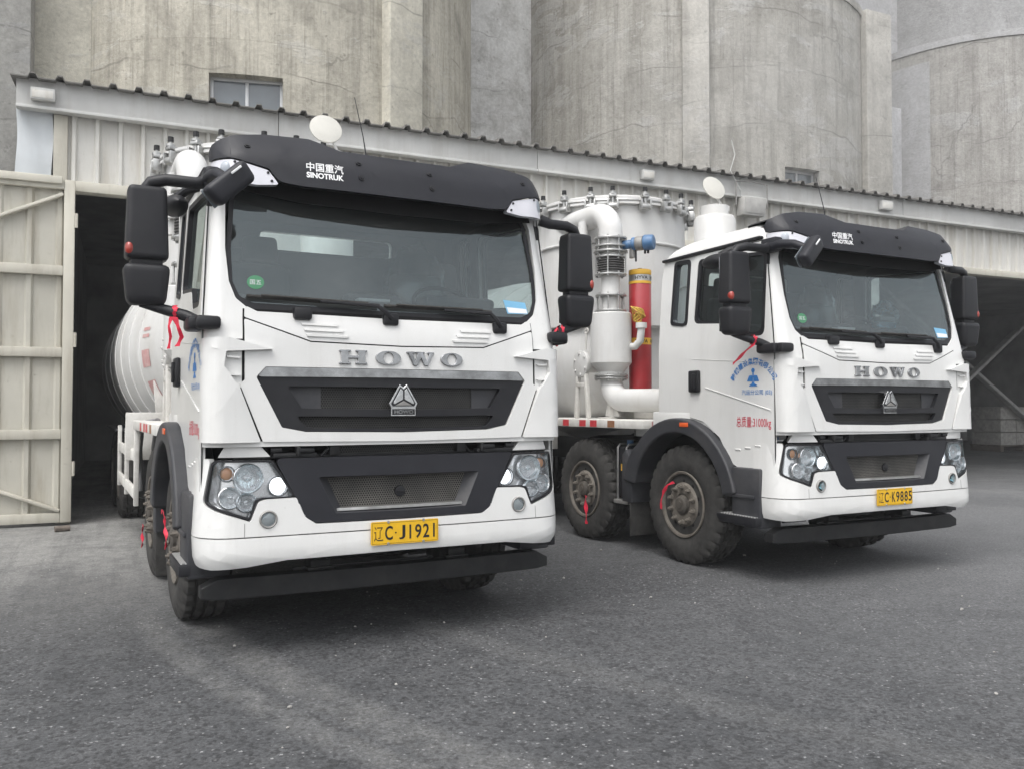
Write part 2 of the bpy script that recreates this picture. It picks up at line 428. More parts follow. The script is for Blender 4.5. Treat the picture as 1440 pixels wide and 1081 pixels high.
    # dark oily stains
    oil = t.ramp(t.noise(v, 0.55, 5, 0.6, 0.5), [(0.60, 0.0), (0.72, 0.5)])
    c = t.mix(oil, c, (0.028, 0.028, 0.030))
    h = t.math('ADD', t.math('MULTIPLY', agg.outputs['Distance'], -0.6), fine)
    nm = t.bump(h, 0.55, 0.006)
    t.bsdf(c, t.math('ADD', 0.62, t.math('MULTIPLY', fine, 0.25)), 0.0, 0.45, nm)
    M['asphalt'] = t.m
asphalt()

def tread_plate():
    t = NT('tread_plate')
    v = t.coord(scale=(1, 1, 1))
    c = t.n('ShaderNodeTexChecker'); c.inputs['Scale'].default_value = 60; t.l(v, c.inputs['Vector'])
    col = t.mix(c.outputs['Fac'], (0.62, 0.62, 0.61), (0.22, 0.22, 0.22))
    t.bsdf(col, 0.4, 0.4)
    M['tread_plate'] = t.m
tread_plate()

# ------------------------------------------------------------------ geometry helpers
class MB:
    def __init__(s):
        s.bm = bmesh.new()
    def _cap(s, verts):
        return list(verts)
    def add(s, other, M_=None, mat=0):
        me = bpy.data.meshes.new('tmp'); other.to_mesh(me)
        if M_ is not None: me.transform(M_)
        n0 = len(s.bm.faces)
        s.bm.from_mesh(me); bpy.data.meshes.remove(me)
        s.bm.faces.ensure_lookup_table()
        if mat:
            for f in s.bm.faces[n0:]: f.material_index = mat
        other.free()
        return s
    def box(s, lo, hi, bev=0.0, mat=0, M_=None, seg=2):
        b = bmesh.new()
        bmesh.ops.create_cube(b, size=1)
        for v in b.verts:
            v.co = Vector([lo[i] + (v.co[i] + 0.5) * (hi[i] - lo[i]) for i in range(3)])
        if bev > 0:
            bmesh.ops.bevel(b, geom=b.edges[:] , offset=bev, segments=seg, affect='EDGES', profile=0.5, clamp_overlap=True)
        return s.add(b, M_, mat)
    def cyl(s, p0, p1, r0, r1=None, seg=24, mat=0, bev=0.0):
        r1 = r0 if r1 is None else r1
        p0, p1 = Vector(p0), Vector(p1); d = p1 - p0; L = d.length
        b = bmesh.new()
        bmesh.ops.create_cone(b, cap_ends=True, segments=seg, radius1=max(r0, 1e-5), radius2=max(r1, 1e-5), depth=L)
        if bev > 0:
            ed = [e for e in b.edges if len(e.link_faces) == 2 and any(len(f.verts) > 4 for f in e.link_faces)]
            bmesh.ops.bevel(b, geom=ed, offset=bev, segments=2, affect='EDGES', profile=0.5, clamp_overlap=True)
        mt = Matrix.Translation((p0 + p1) / 2) @ d.to_track_quat('Z', 'Y').to_matrix().to_4x4()
        return s.add(b, mt, mat)
    def tube(s, pts, r, seg=12, mat=0, closed=False):
        pts = [Vector(p) for p in pts]
        rs = r if isinstance(r, (list, tuple)) else [r] * len(pts)
        b = bmesh.new(); rings = []
        n = len(pts); up = None
        for i, p in enumerate(pts):
            if closed: tg = pts[(i + 1) % n] - pts[i - 1]
            else: tg = pts[min(i + 1, n - 1)] - pts[max(i - 1, 0)]
            tg.normalize()
            if up is None:
                up = Vector((0, 0, 1)) if abs(tg.z) < 0.9 else Vector((1, 0, 0))
            a = tg.cross(up)
            if a.length < 1e-4: a = tg.cross(Vector((0.3, 1, 0.2)))
            a.normalize(); up = a.cross(tg).normalized()
            rings.append([b.verts.new(p + rs[i] * (math.cos(2 * PI * k / seg) * a + math.sin(2 * PI * k / seg) * up)) for k in range(seg)])
        m = n if closed else n - 1
        for i in range(m):
            A, B = rings[i], rings[(i + 1) % n]
            for k in range(seg):
                b.faces.new((A[k], A[(k + 1) % seg], B[(k + 1) % seg], B[k]))
        if not closed:
            b.faces.new(rings[0][::-1]); b.faces.new(rings[-1])
        return s.add(b, None, mat)
    def lathe(s, prof, seg=48, axis='Z', origin=(0, 0, 0), mat=0, rmod=None, closed=False):
        """prof: list of (r, h). axis: the direction of h"""
        b = bmesh.new(); rings = []
        O = Vector(origin)
        for j, (r, h) in enumerate(prof):
            ring = []
            for k in range(seg):
                a = 2 * PI * k / seg
                rr = r if rmod is None else r + rmod(j, k)
                c, sn = rr * math.cos(a), rr * math.sin(a)
                p = {'Z': (c, sn, h), 'Y': (c, h, sn), 'X': (h, c, sn)}[axis]
                ring.append(b.verts.new(O + Vector(p)))
            rings.append(ring)
        n = len(rings)
        for j in range(n if closed else n - 1):
            A, B = rings[j], rings[(j + 1) % n]
            for k in range(seg):
                b.faces.new((A[k], A[(k + 1) % seg], B[(k + 1) % seg], B[k]))
        if not closed:
            if prof[0][0] > 1e-4: b.faces.new(rings[0][::-1])
            if prof[-1][0] > 1e-4: b.faces.new(rings[-1])
        bmesh.ops.remove_doubles(b, verts=b.verts, dist=1e-5)
        return s.add(b, None, mat)
    def sphere(s, c, r, scale=(1, 1, 1), mat=0, u=20, v=12):
        b = bmesh.new()
        bmesh.ops.create_uvsphere(b, u_segments=u, v_segments=v, radius=r)
        mt = Matrix.Translation(c) @ Matrix.Diagonal((*scale, 1))
        return s.add(b, mt, mat)
    def prism(s, poly, axis, lo, hi, mat=0, bev=0.0):
        """poly in the two other axes (order: X->(y,z), Y->(x,z), Z->(x,y)), extruded from lo to hi"""
        b = bmesh.new()
        def P(a, c, d):
            return {'X': (d, a, c), 'Y': (a, d, c), 'Z': (a, c, d)}[axis]
        A = [b.verts.new(P(a, c, lo)) for a, c in poly]
        B = [b.verts.new(P(a, c, hi)) for a, c in poly]
        n = len(poly)
        b.faces.new(A); b.faces.new(B[::-1])
        for i in range(n):
            b.faces.new((A[i], B[i], B[(i + 1) % n], A[(i + 1) % n]))
        bmesh.ops.recalc_face_normals(b, faces=b.faces)
        if bev > 0:
            bmesh.ops.bevel(b, geom=b.edges[:], offset=bev, segments=2, affect='EDGES', profile=0.5, clamp_overlap=True)
        return s.add(b, None, mat)
    def build(s, name, mats, parent=None, angle=32, recalc=True):
        if recalc: bmesh.ops.recalc_face_normals(s.bm, faces=s.bm.faces)
        me = bpy.data.meshes.new(name)
        s.bm.to_mesh(me); s.bm.free()
        for p in me.polygons: p.use_smooth = True
        me.set_sharp_from_angle(angle=R_(angle))
        o = bpy.data.objects.new(name, me)
        for m in (mats if isinstance(mats, (list, tuple)) else [mats]):
            me.materials.append(M[m])
        COL.objects.link(o)
        if parent is not None: o.parent = parent
        return o

def tag(o, label=None, cat=None, group=None, kind=None):
    if label: o['label'] = label
    if cat: o['category'] = cat
    if group: o['group'] = group
    if kind: o['kind'] = kind
    return o
def empty(name, loc=(0, 0, 0), rz=0.0):
    o = bpy.data.objects.new(name, None)
    o.empty_display_size = 0.3
    COL.objects.link(o); o.location = loc; o.rotation_euler = (0, 0, rz)
    return o
def children(o):
    return [c for c in COL.objects if c.parent == o]
def copy_tree(o, parent=None):
    c = o.copy(); COL.objects.link(c); c.parent = parent
    for ch in list(o.children): copy_tree(ch, c)
    return c

def fillet(pts, r, seg=5):
    """round the corners of a polygon; r a number or one per corner"""
    n = len(pts); out = []
    for i, p in enumerate(pts):
        rr = r[i] if isinstance(r, (list, tuple)) else r
        p = Vector(p); a = Vector(pts[i - 1]) - p; b = Vector(pts[(i + 1) % n]) - p
        if rr <= 0: out.append(tuple(p)); continue
        la, lb = a.length, b.length
        a.normalize(); b.normalize()
        ang = a.angle(b)
        if ang > PI - 0.05: out.append(tuple(p)); continue
        d = min(rr / math.tan(ang / 2), la * 0.48, lb * 0.48)
        p0, p1 = p + a * d, p + b * d
        for k in range(seg + 1):
            t = k / seg
            q = p0 * (1 - t) ** 2 + p * 2 * t * (1 - t) + p1 * t * t
            out.append((q.x, q.y))
    return out
def mirror(poly): return [(-x, z) for x, z in poly][::-1]
def sym(half):
    """half outline from top centre to bottom centre on +s: closed symmetric polygon"""
    return list(half) + [(-x, z) for x, z in reversed(half) if abs(x) > 1e-6]

def lerp_tab(tab):
    def f(z):
        if z <= tab[0][0]: return tab[0][1]
        for (z0, v0), (z1, v1) in zip(tab, tab[1:]):
            if z <= z1: return v0 + (v1 - v0) * (z - z0) / (z1 - z0)
        return tab[-1][1]
    return f
def make_wrap(a, b, r, crown, A0):
    fa = a if callable(a) else (lambda z: a)
    fb = b if callable(b) else (lambda z: b)
    F = A0 - r
    def W(s, z, off=0.0):
        sg = -1 if s < 0 else 1
        s = abs(s); aa = fa(z); bb = fb(z)
        if s <= F:
            x = s * (aa - r) / F; y = bb + crown * (s / F) ** 2; nx, ny = 0.0, -1.0
        elif s <= F + PI * r / 2:
            th = (s - F) / r
            x = aa - r + r * math.sin(th); y = bb + crown + r * (1 - math.cos(th)); nx, ny = math.sin(th), -math.cos(th)
        else:
            x = aa; y = bb + crown + r + (s - F - PI * r / 2); nx, ny = 1.0, 0.0
        return Vector((sg * (x + nx * off), y + ny * off, z))
    W.F, W.r, W.S0 = F, r, F + PI * r / 2
    def side_s(y, z):
        return W.S0 + (y - fb(z) - crown - r)
    W.side_s = side_s
    return W
# cab skin, bumper skin, visor skin
CAB_A = lerp_tab([(1.2, 1.165), (2.0, 1.165), (2.85, 1.115), (2.93, 1.10), (2.98, 1.075), (3.03, 1.025), (3.065, .93), (3.08, .78)])
CAB_B = lerp_tab([(1.2, .03), (1.9, .05), (2.03, .08), (2.85, .26), (2.93, .30), (2.98, .35), (3.03, .42), (3.065, .50), (3.08, .60)])
WC = make_wrap(CAB_A, CAB_B, .10, .03, 1.165)
WB = make_wrap(lerp_tab([(.55, 1.180), (.72, 1.19), (1.15, 1.165)]), lerp_tab([(.5, .03), (.62, .0), (.72, .01), (1.16, .035)]), .20, .03, 1.19)
WV = make_wrap(lerp_tab([(2.7, 1.10), (3.0, 1.10), (3.1, 1.085), (3.2, 1.05)]), lerp_tab([(2.70, .075), (2.78, .06), (2.95, .09), (3.08, .18), (3.20, .32)]), .17, .05, 1.10)

def panel(poly, wrap, off=0.0, depth=0.02, holes=(), cut_s=None, cut_z=None, mat=0, flat=None):
    """a thin panel: outline in unrolled (s,z), wrapped on the skin at off, going depth inwards"""
    b = bmesh.new()
    loops = [[(float(p[0]), float(p[1])) for p in pl] for pl in [poly] + list(holes)]
    vin, ein = [], []
    for pl in loops:
        n0 = len(vin); vin += [Vector(p) for p in pl]
        ein += [(n0 + i, n0 + (i + 1) % len(pl)) for i in range(len(pl))]
    vo, eo, fo = delaunay_2d_cdt(vin, ein, [], 1, 1e-6)[:3]
    def inside(pt, pl):
        c = False; j = len(pl) - 1
        for i in range(len(pl)):
            if (pl[i][1] > pt[1]) != (pl[j][1] > pt[1]) and pt[0] < (pl[j][0] - pl[i][0]) * (pt[1] - pl[i][1]) / (pl[j][1] - pl[i][1]) + pl[i][0]: c = not c
            j = i
        return c
    bv = [b.verts.new((p[0], 0, p[1])) for p in vo]
    for f in fo:
        c = (sum(vo[i][0] for i in f) / len(f), sum(vo[i][1] for i in f) / len(f))
        if inside(c, loops[0]) and not any(inside(c, h) for h in loops[1:]):
            b.faces.new([bv[i] for i in f])
    bmesh.ops.delete(b, geom=[v for v in b.verts if not v.link_faces], context='VERTS')
    smin = min(v.co.x for v in b.verts); smax = max(v.co.x for v in b.verts)
    zmin = min(v.co.z for v in b.verts); zmax = max(v.co.z for v in b.verts)
    if cut_s is None:
        cut_s = []
        F, S0 = getattr(wrap, 'F', 9), getattr(wrap, 'S0', 9)
        for sg in (-1, 1):
            cut_s += [sg * F * k / 5 for k in range(0 if sg > 0 else 1, 6)] + [sg * (F + (S0 - F) * k / 6) for k in range(1, 7)]
    if cut_z is None:
        cut_z = [k * .06 for k in range(5, 56)]
    for cs in cut_s:
        if smin + 1e-4 < cs < smax - 1e-4:
            bmesh.ops.bisect_plane(b, geom=b.verts[:] + b.edges[:] + b.faces[:], plane_co=(cs, 0, 0), plane_no=(1, 0, 0), dist=1e-5)
    for cz in cut_z:
        if zmin + 1e-4 < cz < zmax - 1e-4:
            bmesh.ops.bisect_plane(b, geom=b.verts[:] + b.edges[:] + b.faces[:], plane_co=(0, 0, cz), plane_no=(0, 0, 1), dist=1e-5)
    bmesh.ops.remove_doubles(b, verts=b.verts, dist=2e-5)
    if depth > 0:
        ex = bmesh.ops.extrude_face_region(b, geom=b.faces[:])
        back = {g for g in ex['geom'] if isinstance(g, bmesh.types.BMVert)}
    else:
        back = set()
    for v in b.verts:
        o_ = off(v.co.x, v.co.z) if callable(off) else off
        v.co = wrap(v.co.x, v.co.z, o_ - (depth if v in back else 0))
    bmesh.ops.recalc_face_normals(b, faces=b.faces)
    if mat:
        for f in b.faces: f.material_index = mat
    return b

def bevel_mod(o, wd=0.004, seg=2, ang=40):
    m = o.modifiers.new('edge', 'BEVEL'); m.width = wd; m.segments = seg; m.limit_method = 'ANGLE'; m.angle_limit = R_(ang)
    m.harden_normals = True
    return o

def pbuild(name, mats, parent, *bms, bev=0.004, angle=32):
    mb = MB()
    for x in bms: mb.add(x)
    o = mb.build(name, mats, parent, angle)
    if bev: bevel_mod(o, bev)
    return o

def text_bm(body, size=1.0, extrude=0.0, bold=0.0, width=None, height=None, align='CENTER'):
    """flat lettering in its own x,y (z = extrude), scaled to width/height, centred"""
    c = bpy.data.curves.new('lettering', 'FONT'); c.body = body; c.size = size; c.extrude = extrude; c.offset = bold; c.align_x = 'LEFT'
    c.resolution_u = 4
    o = bpy.data.objects.new('lettering', c); COL.objects.link(o)
    dg = bpy.context.evaluated_depsgraph_get()
    me = bpy.data.meshes.new_from_object(o.evaluated_get(dg))
    b = bmesh.new(); b.from_mesh(me)
    bpy.data.meshes.remove(me); bpy.data.objects.remove(o); bpy.data.curves.remove(c)
    bmesh.ops.remove_doubles(b, verts=b.verts, dist=1e-5)
    xs = [v.co.x for v in b.verts]; ys = [v.co.y for v in b.verts]
    x0, x1, y0, y1 = min(xs), max(xs), min(ys), max(ys)
    sx = width / (x1 - x0) if width else 1.0
    sy = height / (y1 - y0) if height else (sx if width else 1.0)
    if not width and height: sx = sy
    for v in b.verts:
        v.co.x = (v.co.x - (x0 + x1) / 2) * sx; v.co.y = (v.co.y - (y0 + y1) / 2) * sy
    return b
def map_bm(b, fn):
    for v in b.verts: v.co = Vector(fn(v.co.x, v.co.y, v.co.z))
    return b

def bool_mesh(base, ops):
    """base: MB; ops: list of (operation, MB). Returns a bmesh of the exact boolean."""
    tmp = []
    def mk(mb):
        bmesh.ops.recalc_face_normals(mb.bm, faces=mb.bm.faces)
        me = bpy.data.meshes.new('t'); mb.bm.to_mesh(me); mb.bm.free()
        o = bpy.data.objects.new('t', me); COL.objects.link(o); tmp.append(o); return o
    bo = mk(base)
    for op, mb in ops:
        m = bo.modifiers.new('b', 'BOOLEAN'); m.operation = op; m.solver = 'EXACT'; m.object = mk(mb)
    dg = bpy.context.evaluated_depsgraph_get()
    me = bpy.data.meshes.new_from_object(bo.evaluated_get(dg))
    b = bmesh.new(); b.from_mesh(me); bpy.data.meshes.remove(me)
    for o in tmp:
        d = o.data; bpy.data.objects.remove(o); bpy.data.meshes.remove(d)
    return b

# ------------------------------------------------------------------ ground
WALL_Y = 12.22
g = MB()
b = bmesh.new()
bmesh.ops.create_grid(b, x_segments=4, y_segments=4, size=300)
g.add(b)
tag(g.build('ground', 'asphalt'), kind='structure')

# ------------------------------------------------------------------ loading shed
shed = empty('loading_shed', (0, 0, 0))
tag(shed, 'long low corrugated metal shed with dark truck bays along the silo feet', 'shed')
X0, X1 = -1.27, 34.0
EAVE, FB, LIN = 5.65, 5.20, 4.20
SHED_BACK = 26.0

def corrugated(x0, x1, z0, z1, y, pitch, depth, jitter=0.0, mat=0):
    """trapezoid ribbed sheet in a plane of constant y, ribs pointing to -y"""
    bm_ = bmesh.new(); prof = []
    x = x0; k = 0
    while x < x1 - 1e-6:
        j = random.uniform(-jitter, jitter)
        for fx, d in ((0.0, 0), (0.70, 0), (0.78, 1), (0.92, 1)):
            xx = x + fx * pitch
            if xx < x1: prof.append((xx, y - d * depth + j))
        x += pitch
    prof.append((x1, y))
    lo = [bm_.verts.new((a, c, z0)) for a, c in prof]; hi = [bm_.verts.new((a, c, z1)) for a, c in prof]
    for i in range(len(prof) - 1): bm_.faces.new((lo[i], lo[i + 1], hi[i + 1], hi[i]))
    ex = bmesh.ops.extrude_face_region(bm_, geom=bm_.faces[:])
    for v in ex['geom']:
        if isinstance(v, bmesh.types.BMVert): v.co.y += 0.02
    return bm_

mb = MB(); mb.add(corrugated(-0.86, X1, LIN + 0.11, FB + 0.03, WALL_Y, 0.27, 0.05, 0.009))
mb.build('wall_cladding', 'sheet_cream', shed, 20)
# fascia: separate sheets butted with a narrow gap
xs = [X0, 1.9, 5.9, 9.9, 13.9, 17.9, 22.0, 26.0, 30.0, X1]
for a, c in zip(xs, xs[1:]):
    f = MB(); f.box((a + .004, WALL_Y - 0.16, FB), (c - .004, WALL_Y - 0.06, EAVE - 0.10), 0.006)
    f.box((a + .004, WALL_Y - 0.20, FB - 0.035), (c - .004, WALL_Y - 0.055, FB + 0.004), 0.006)
    f.build('fascia_board', 'fascia_grey', shed)
lb = MB(); lb.box((-0.70, WALL_Y - 0.10, LIN), (X1, WALL_Y + 0.10, LIN + 0.13), 0.008)
lb.build('lintel_beam', 'frame_cream', shed)
cp = MB(); cp.box((-0.86, WALL_Y - 0.07, LIN - .02), (-0.70, WALL_Y + 0.08, FB - 0.04), 0.01)
cp.box((-0.78, WALL_Y - 0.06, 0), (-0.62, WALL_Y + 0.16, LIN - .025), 0.01)
cp.build('corner_post', 'frame_cream', shed)
# roof sheet with trapezoid ribs, edge overhanging the fascia
rb = bmesh.new(); prof = []
x = X0 - 0.05; pitch = 0.30
while x < X1:
    for fx, d in ((0, 0), (0.62, 0), (0.70, 0.055), (0.90, 0.055), (0.98, 0)):
        prof.append((x + fx * pitch, d))
    x += pitch
front = [rb.verts.new((a, WALL_Y - 0.30, EAVE + d - 0.125)) for a, d in prof]
back = [rb.verts.new((a, WALL_Y + 3.6, EAVE + d + 0.20)) for a, d in prof]
for i in range(len(prof) - 1): rb.faces.new((front[i], front[i + 1], back[i + 1], back[i]))
ex = bmesh.ops.extrude_face_region(rb, geom=rb.faces[:])
for v in ex['geom']:
    if isinstance(v, bmesh.types.BMVert): v.co.z -= 0.014
m_ = MB(); m_.add(rb); m_.build('roof_sheet', 'roof_dark', shed, 20)
ce = MB(); ce.box((X0 + .02, WALL_Y + 0.12, EAVE - 0.30), (X1 - .02, SHED_BACK + .3, EAVE - 0.10))
ce.build('ceiling_slab', 'shed_dark', shed)
bw = MB(); bw.box((X0 - .02, SHED_BACK, 0), (X1 + .02, SHED_BACK + 0.3, EAVE - .32)); bw.build('back_wall', 'shed_dark', shed)
for xx in (X0, X1 - .3):
    sw = MB(); sw.box((xx, WALL_Y + .17, 0), (xx + 0.3, SHED_BACK - .01, EAVE - .32)); sw.build('side_wall', 'shed_dark', shed)
for xx in (4.25, 8.8, 13.3, 24.5, 29.5):
    po = MB(); po.box((xx - .10, WALL_Y - .02, 0), (xx + .10, WALL_Y + .2, LIN - .01), .01); po.build('bay_post', 'shed_steel', shed)
for xx in (0.35, 5.9, 11.6):
    for yy in (16.8, 21.3):
        po = MB(); po.box((xx - .3, yy - .3, 0), (xx + .3, yy + .3, EAVE - .31), .02); po.build('column', 'shed_steel', shed)
br = MB()
def beam(mb, p0, p1, wd, hd):
    p0, p1 = Vector(p0), Vector(p1); d = p1 - p0
    mt = Matrix.Translation((p0 + p1) / 2) @ d.to_track_quat('Z', 'Y').to_matrix().to_4x4()
    mb.box((-wd / 2, -hd / 2, -d.length / 2), (wd / 2, hd / 2, d.length / 2), 0.01, 0, mt)
beam(br, (20.6, 18.4, .1), (28.2, 18.4, 5.2), .22, .1)
beam(br, (20.2, 18.65, 5.2), (28.6, 18.65, .1), .22, .1)
br.build('cross_brace', 'shed_steel', shed)

# folded back door leaf (hinged: a part of the shed)
DL0, DL1, DZ0, DZ1, DY = -2.75, -0.60, 0.04, 4.30, WALL_Y - 0.20
dl = MB(); dl.add(corrugated(DL0 + .05, DL1 - .05, DZ0 + .05, DZ1 - .05, DY + .05, 0.33, 0.03, 0.006))
leaf = dl.build('door_leaf', 'door_cream', shed, 20)
fr = MB()
for xx, ww in ((DL0, .12), (DL1 - .12, .12)): fr.box((xx, DY - .045, DZ0), (xx + ww, DY + .035, DZ1), .006)
for zc in (DZ0 + .06, 1.13, 2.14, 3.16, DZ1 - .06):
    fr.box((DL0 + .123, DY - .04, zc - .06), (DL1 - .123, DY + .03, zc + .06), .006)
beam(fr, (-1.55, DY - .012, 3.72), (-.73, DY - .012, 4.12), .09, .04)
beam(fr, (-1.55, DY - .012, .52), (-.73, DY - .012, .18), .09, .04)
beam(fr, (-1.55, DY - .010, .52), (-2.6, DY - .010, .95), .09, .04)
beam(fr, (-1.55, DY - .010, 3.72), (-2.6, DY - .010, 3.30), .09, .04)
fr.build('door_frame', 'frame_cream', leaf)
for zc in (.7, 2.3, 3.8):
    hg = MB(); hg.cyl((DL1 + .015, DY - .02, zc - .09), (DL1 + .015, DY - .02, zc + .09), .022, seg=12); hg.build('door_hinge', 'frame_cream', leaf)
hg = MB(); hg.box((-1.45, DY - .09, 4.235), (-.74, DY - .047, 4.33), .01); hg.build('top_rail', 'frame_cream', leaf)
# pale crumpled sheet at the end of the shed wall
ps = bmesh.new(); bmesh.ops.create_grid(ps, x_segments=16, y_segments=24, size=0.5)
for v in ps.verts:
    u, t = v.co.x, v.co.y
    v.co = Vector((-1.075 + u * .40 + .012 * math.sin(t * 5 + 1), WALL_Y - .02 + .010 * math.sin(u * 7 + t * 4) + .005 * math.sin(t * 9), 4.76 + t * .86 + .02 * math.sin(u * 9) * (1 if t < -.4 else 0)))
ex = bmesh.ops.extrude_face_region(ps, geom=ps.faces[:])
for v in ex['geom']:
    if isinstance(v, bmesh.types.BMVert): v.co.y += 0.006
m_ = MB(); m_.add(ps); m_.build('end_panel', 'plastic_pale', shed, 60)

# ------------------------------------------------------------------ silos
RS = 4.6
def cyl_hit(cx, cy, ang, r=RS):
    d = Vector((math.sin(R_(ang)), math.cos(R_(ang)))); c = Vector((cx, cy))
    bq = d.dot(c); disc = bq * bq - (c.dot(c) - r * r)
    t = bq - math.sqrt(max(disc, 0))
    p = d * t
    return math.atan2(p.x - cx, -(p.y - cy))
def silo(name, label, cx, cy, zl, mats, pil=(), wins=(), up_mat=None, coat=None, coat_top=None, coat_mat='plaster_smooth'):
    root = empty(name, (cx, cy, 0)); tag(root, label, 'silo', 'concrete silos standing in a row')
    N = 160; zs = [5.58 + (zl - 5.58) * k / 10 for k in range(11)]
    base = MB()
    prof = [(RS, z) for z in zs]
    base.lathe(prof + [(RS - .8, zl), (RS - .8, 5.58)], N, closed=True)
    ops = []
    for (ph, zc, ww, hh) in wins:
        cb = MB(); mt = Matrix.Rotation(ph, 4, 'Z')
        cb.box((-ww / 2, -RS - .5, zc - hh / 2), (ww / 2, -RS + .42, zc + hh / 2), 0, 0, mt)
        ops.append(('DIFFERENCE', cb))
    body = MB(); body.add(bool_mesh(base, ops) if ops else base.bm.copy())
    body.build('silo_wall', mats[0], root, 30)
    rg = MB(); rg.lathe([(RS + .03, zl + .004), (RS + .03, zl + .20), (RS - .30, zl + .26), (RS - .45, zl + .26), (RS - .45, zl + .004)], N, closed=True)
    rg.build('ring_ledge', mats[1], root, 30)
    up = MB(); up.lathe([(RS - .34, zl + .20), (RS - .34, zl + 9), (0, zl + 9.6)], N); up.build('upper_wall', up_mat or mats[0], root, 30)
    for (ph, ww, pr, zt) in pil:
        p = MB(); p.box((-ww / 2, -RS - pr, 5.5), (ww / 2, -RS + .3, zt), .03, 0, Matrix.Rotation(ph, 4, 'Z'))
        p.build('pilaster', mats[2], root)
    if coat:
        cb = bmesh.new(); rows = []
        for k in range(41):
            a = coat[0] + (coat[1] - coat[0]) * k / 40; ro = RS + (.036 if coat_top else .025)
            rows.append([cb.verts.new((ro * math.sin(a), -ro * math.cos(a), z)) for z in (5.59, coat_top or zl - .35)])
        for a, c in zip(rows, rows[1:]): cb.faces.new((a[0], c[0], c[1], a[1]))
        ex = bmesh.ops.extrude_face_region(cb, geom=cb.faces[:])
        for v in ex['geom']:
            if isinstance(v, bmesh.types.BMVert): v.co.x *= (RS - .02) / (RS + .025); v.co.y *= (RS - .02) / (RS + .025)
        p = MB(); p.add(cb); p.build('outer_coat' if coat_top else 'plaster_coat', coat_mat, root, 30)
    for (ph, zc, ww, hh) in wins:
        mt = Matrix.Rotation(ph, 4, 'Z'); y = -RS + .22
        wf = MB(); fw = .055
        wf.box((-ww / 2, y, zc - hh / 2), (ww / 2, y + .07, zc - hh / 2 + fw), .004, 0, mt)
        wf.box((-ww / 2, y, zc + hh / 2 - fw), (ww / 2, y + .07, zc + hh / 2), .004, 0, mt)
        for xx in (-ww / 2, -fw / 2, ww / 2 - fw):
            wf.box((xx, y + .003, zc - hh / 2 + fw + .002), (xx + fw, y + .067, zc + hh / 2 - fw - .002), .004, 0, mt)
        wfo = wf.build('window_frame', 'alu_frame', root)
        gl = MB(); gl.box((-ww / 2 + .03, y + .03, zc - hh / 2 + .03), (ww / 2 - .03, y + .045, zc + hh / 2 - .03), 0, 0, mt)
        gl.build('window_pane', 'window_dark', wfo)
    return root
CA, CB, CC = (2.8, 19.6), (14.26, 19.6), (25.7, 19.6)
def PH(c, a0, a1):
    return (cyl_hit(c[0], c[1], a0) + cyl_hit(c[0], c[1], a1)) / 2
silo('silo', 'tan stained concrete silo above the open shed door, with a small wide window', CA[0], CA[1], 15.0,
     ('concrete_tan', 'concrete_tan', 'pilaster_tan'),
     [(PH(CA, 15.17, 18.15), .80, .22, 15.0)], [(R_(-12.2), 6.72, 1.22, .86)])
silo('silo', 'middle concrete silo with pale plaster patches and a small window above the roof edge', CB[0], CB[1], 11.22,
     ('concrete_mixed', 'concrete_pale', 'concrete_pale'),
     [(PH(CB, 35.53, 37.6), .60, .22, 11.4)], [(R_(-1.6), 6.52, 1.0, .80)], 'concrete_pale', coat=(R_(-130), PH(CB, 35.53, 37.6)), coat_top=19.5, coat_mat='concrete_mixed')
silo('silo', 'greyish concrete silo at the far end with a light ring ledge', CC[0], CC[1], 11.98,
     ('concrete_grey', 'plaster_smooth', 'concrete_grey'), [], [], 'concrete_upper', coat=(R_(-100), cyl_hit(CC[0], CC[1], 50.6)))
pil = MB(); pil.box((-1.52, 16.5, 5.6), (-.60, 19.2, 15.0), .03)
tag(pil.build('corner_pilaster', 'pilaster_tan'), 'tan concrete pilaster rising above the shed corner over the folded door', 'pilaster')
pil = MB(); pil.box((16.70, 15.52, 5.6), (17.56, 18.2, 11.36), .03)
tag(pil.build('corner_pilaster', 'concrete_pale'), 'pale concrete pilaster on the far edge of the middle silo', 'pilaster')
# plaster filled joints between the silos
for (x0, x1, yy, ztop, mt, lab) in ((6.2, 10.2, 20.1, 18, 'plaster_rough', 'flaking pale plaster wall joining the first two silos'),
                                    (17.9, 22.3, 18.8, 15, 'plaster_smooth', 'smooth grey plaster wall between the middle and far silos')):
    j = MB(); j.box((x0, yy, 5.6), (x1, yy + .6, ztop), .02)
    tag(j.build('joint_wall', mt), lab, 'wall')
lw = MB(); lw.box((17.9, 16.2, 5.6), (18.66, 18.7, 9.35), .02)
tag(lw.build('plaster_shaft', 'plaster_smooth'), 'low pale plastered shaft beside the middle silo pilaster', 'wall')
cw = MB(); cw.box((-14, 15.9, 0), (-1.47, 19.4, 15), .03)
tag(cw.build('concrete_wall', 'concrete_dull'), 'dull grey concrete wall behind the folded shed door', 'wall')

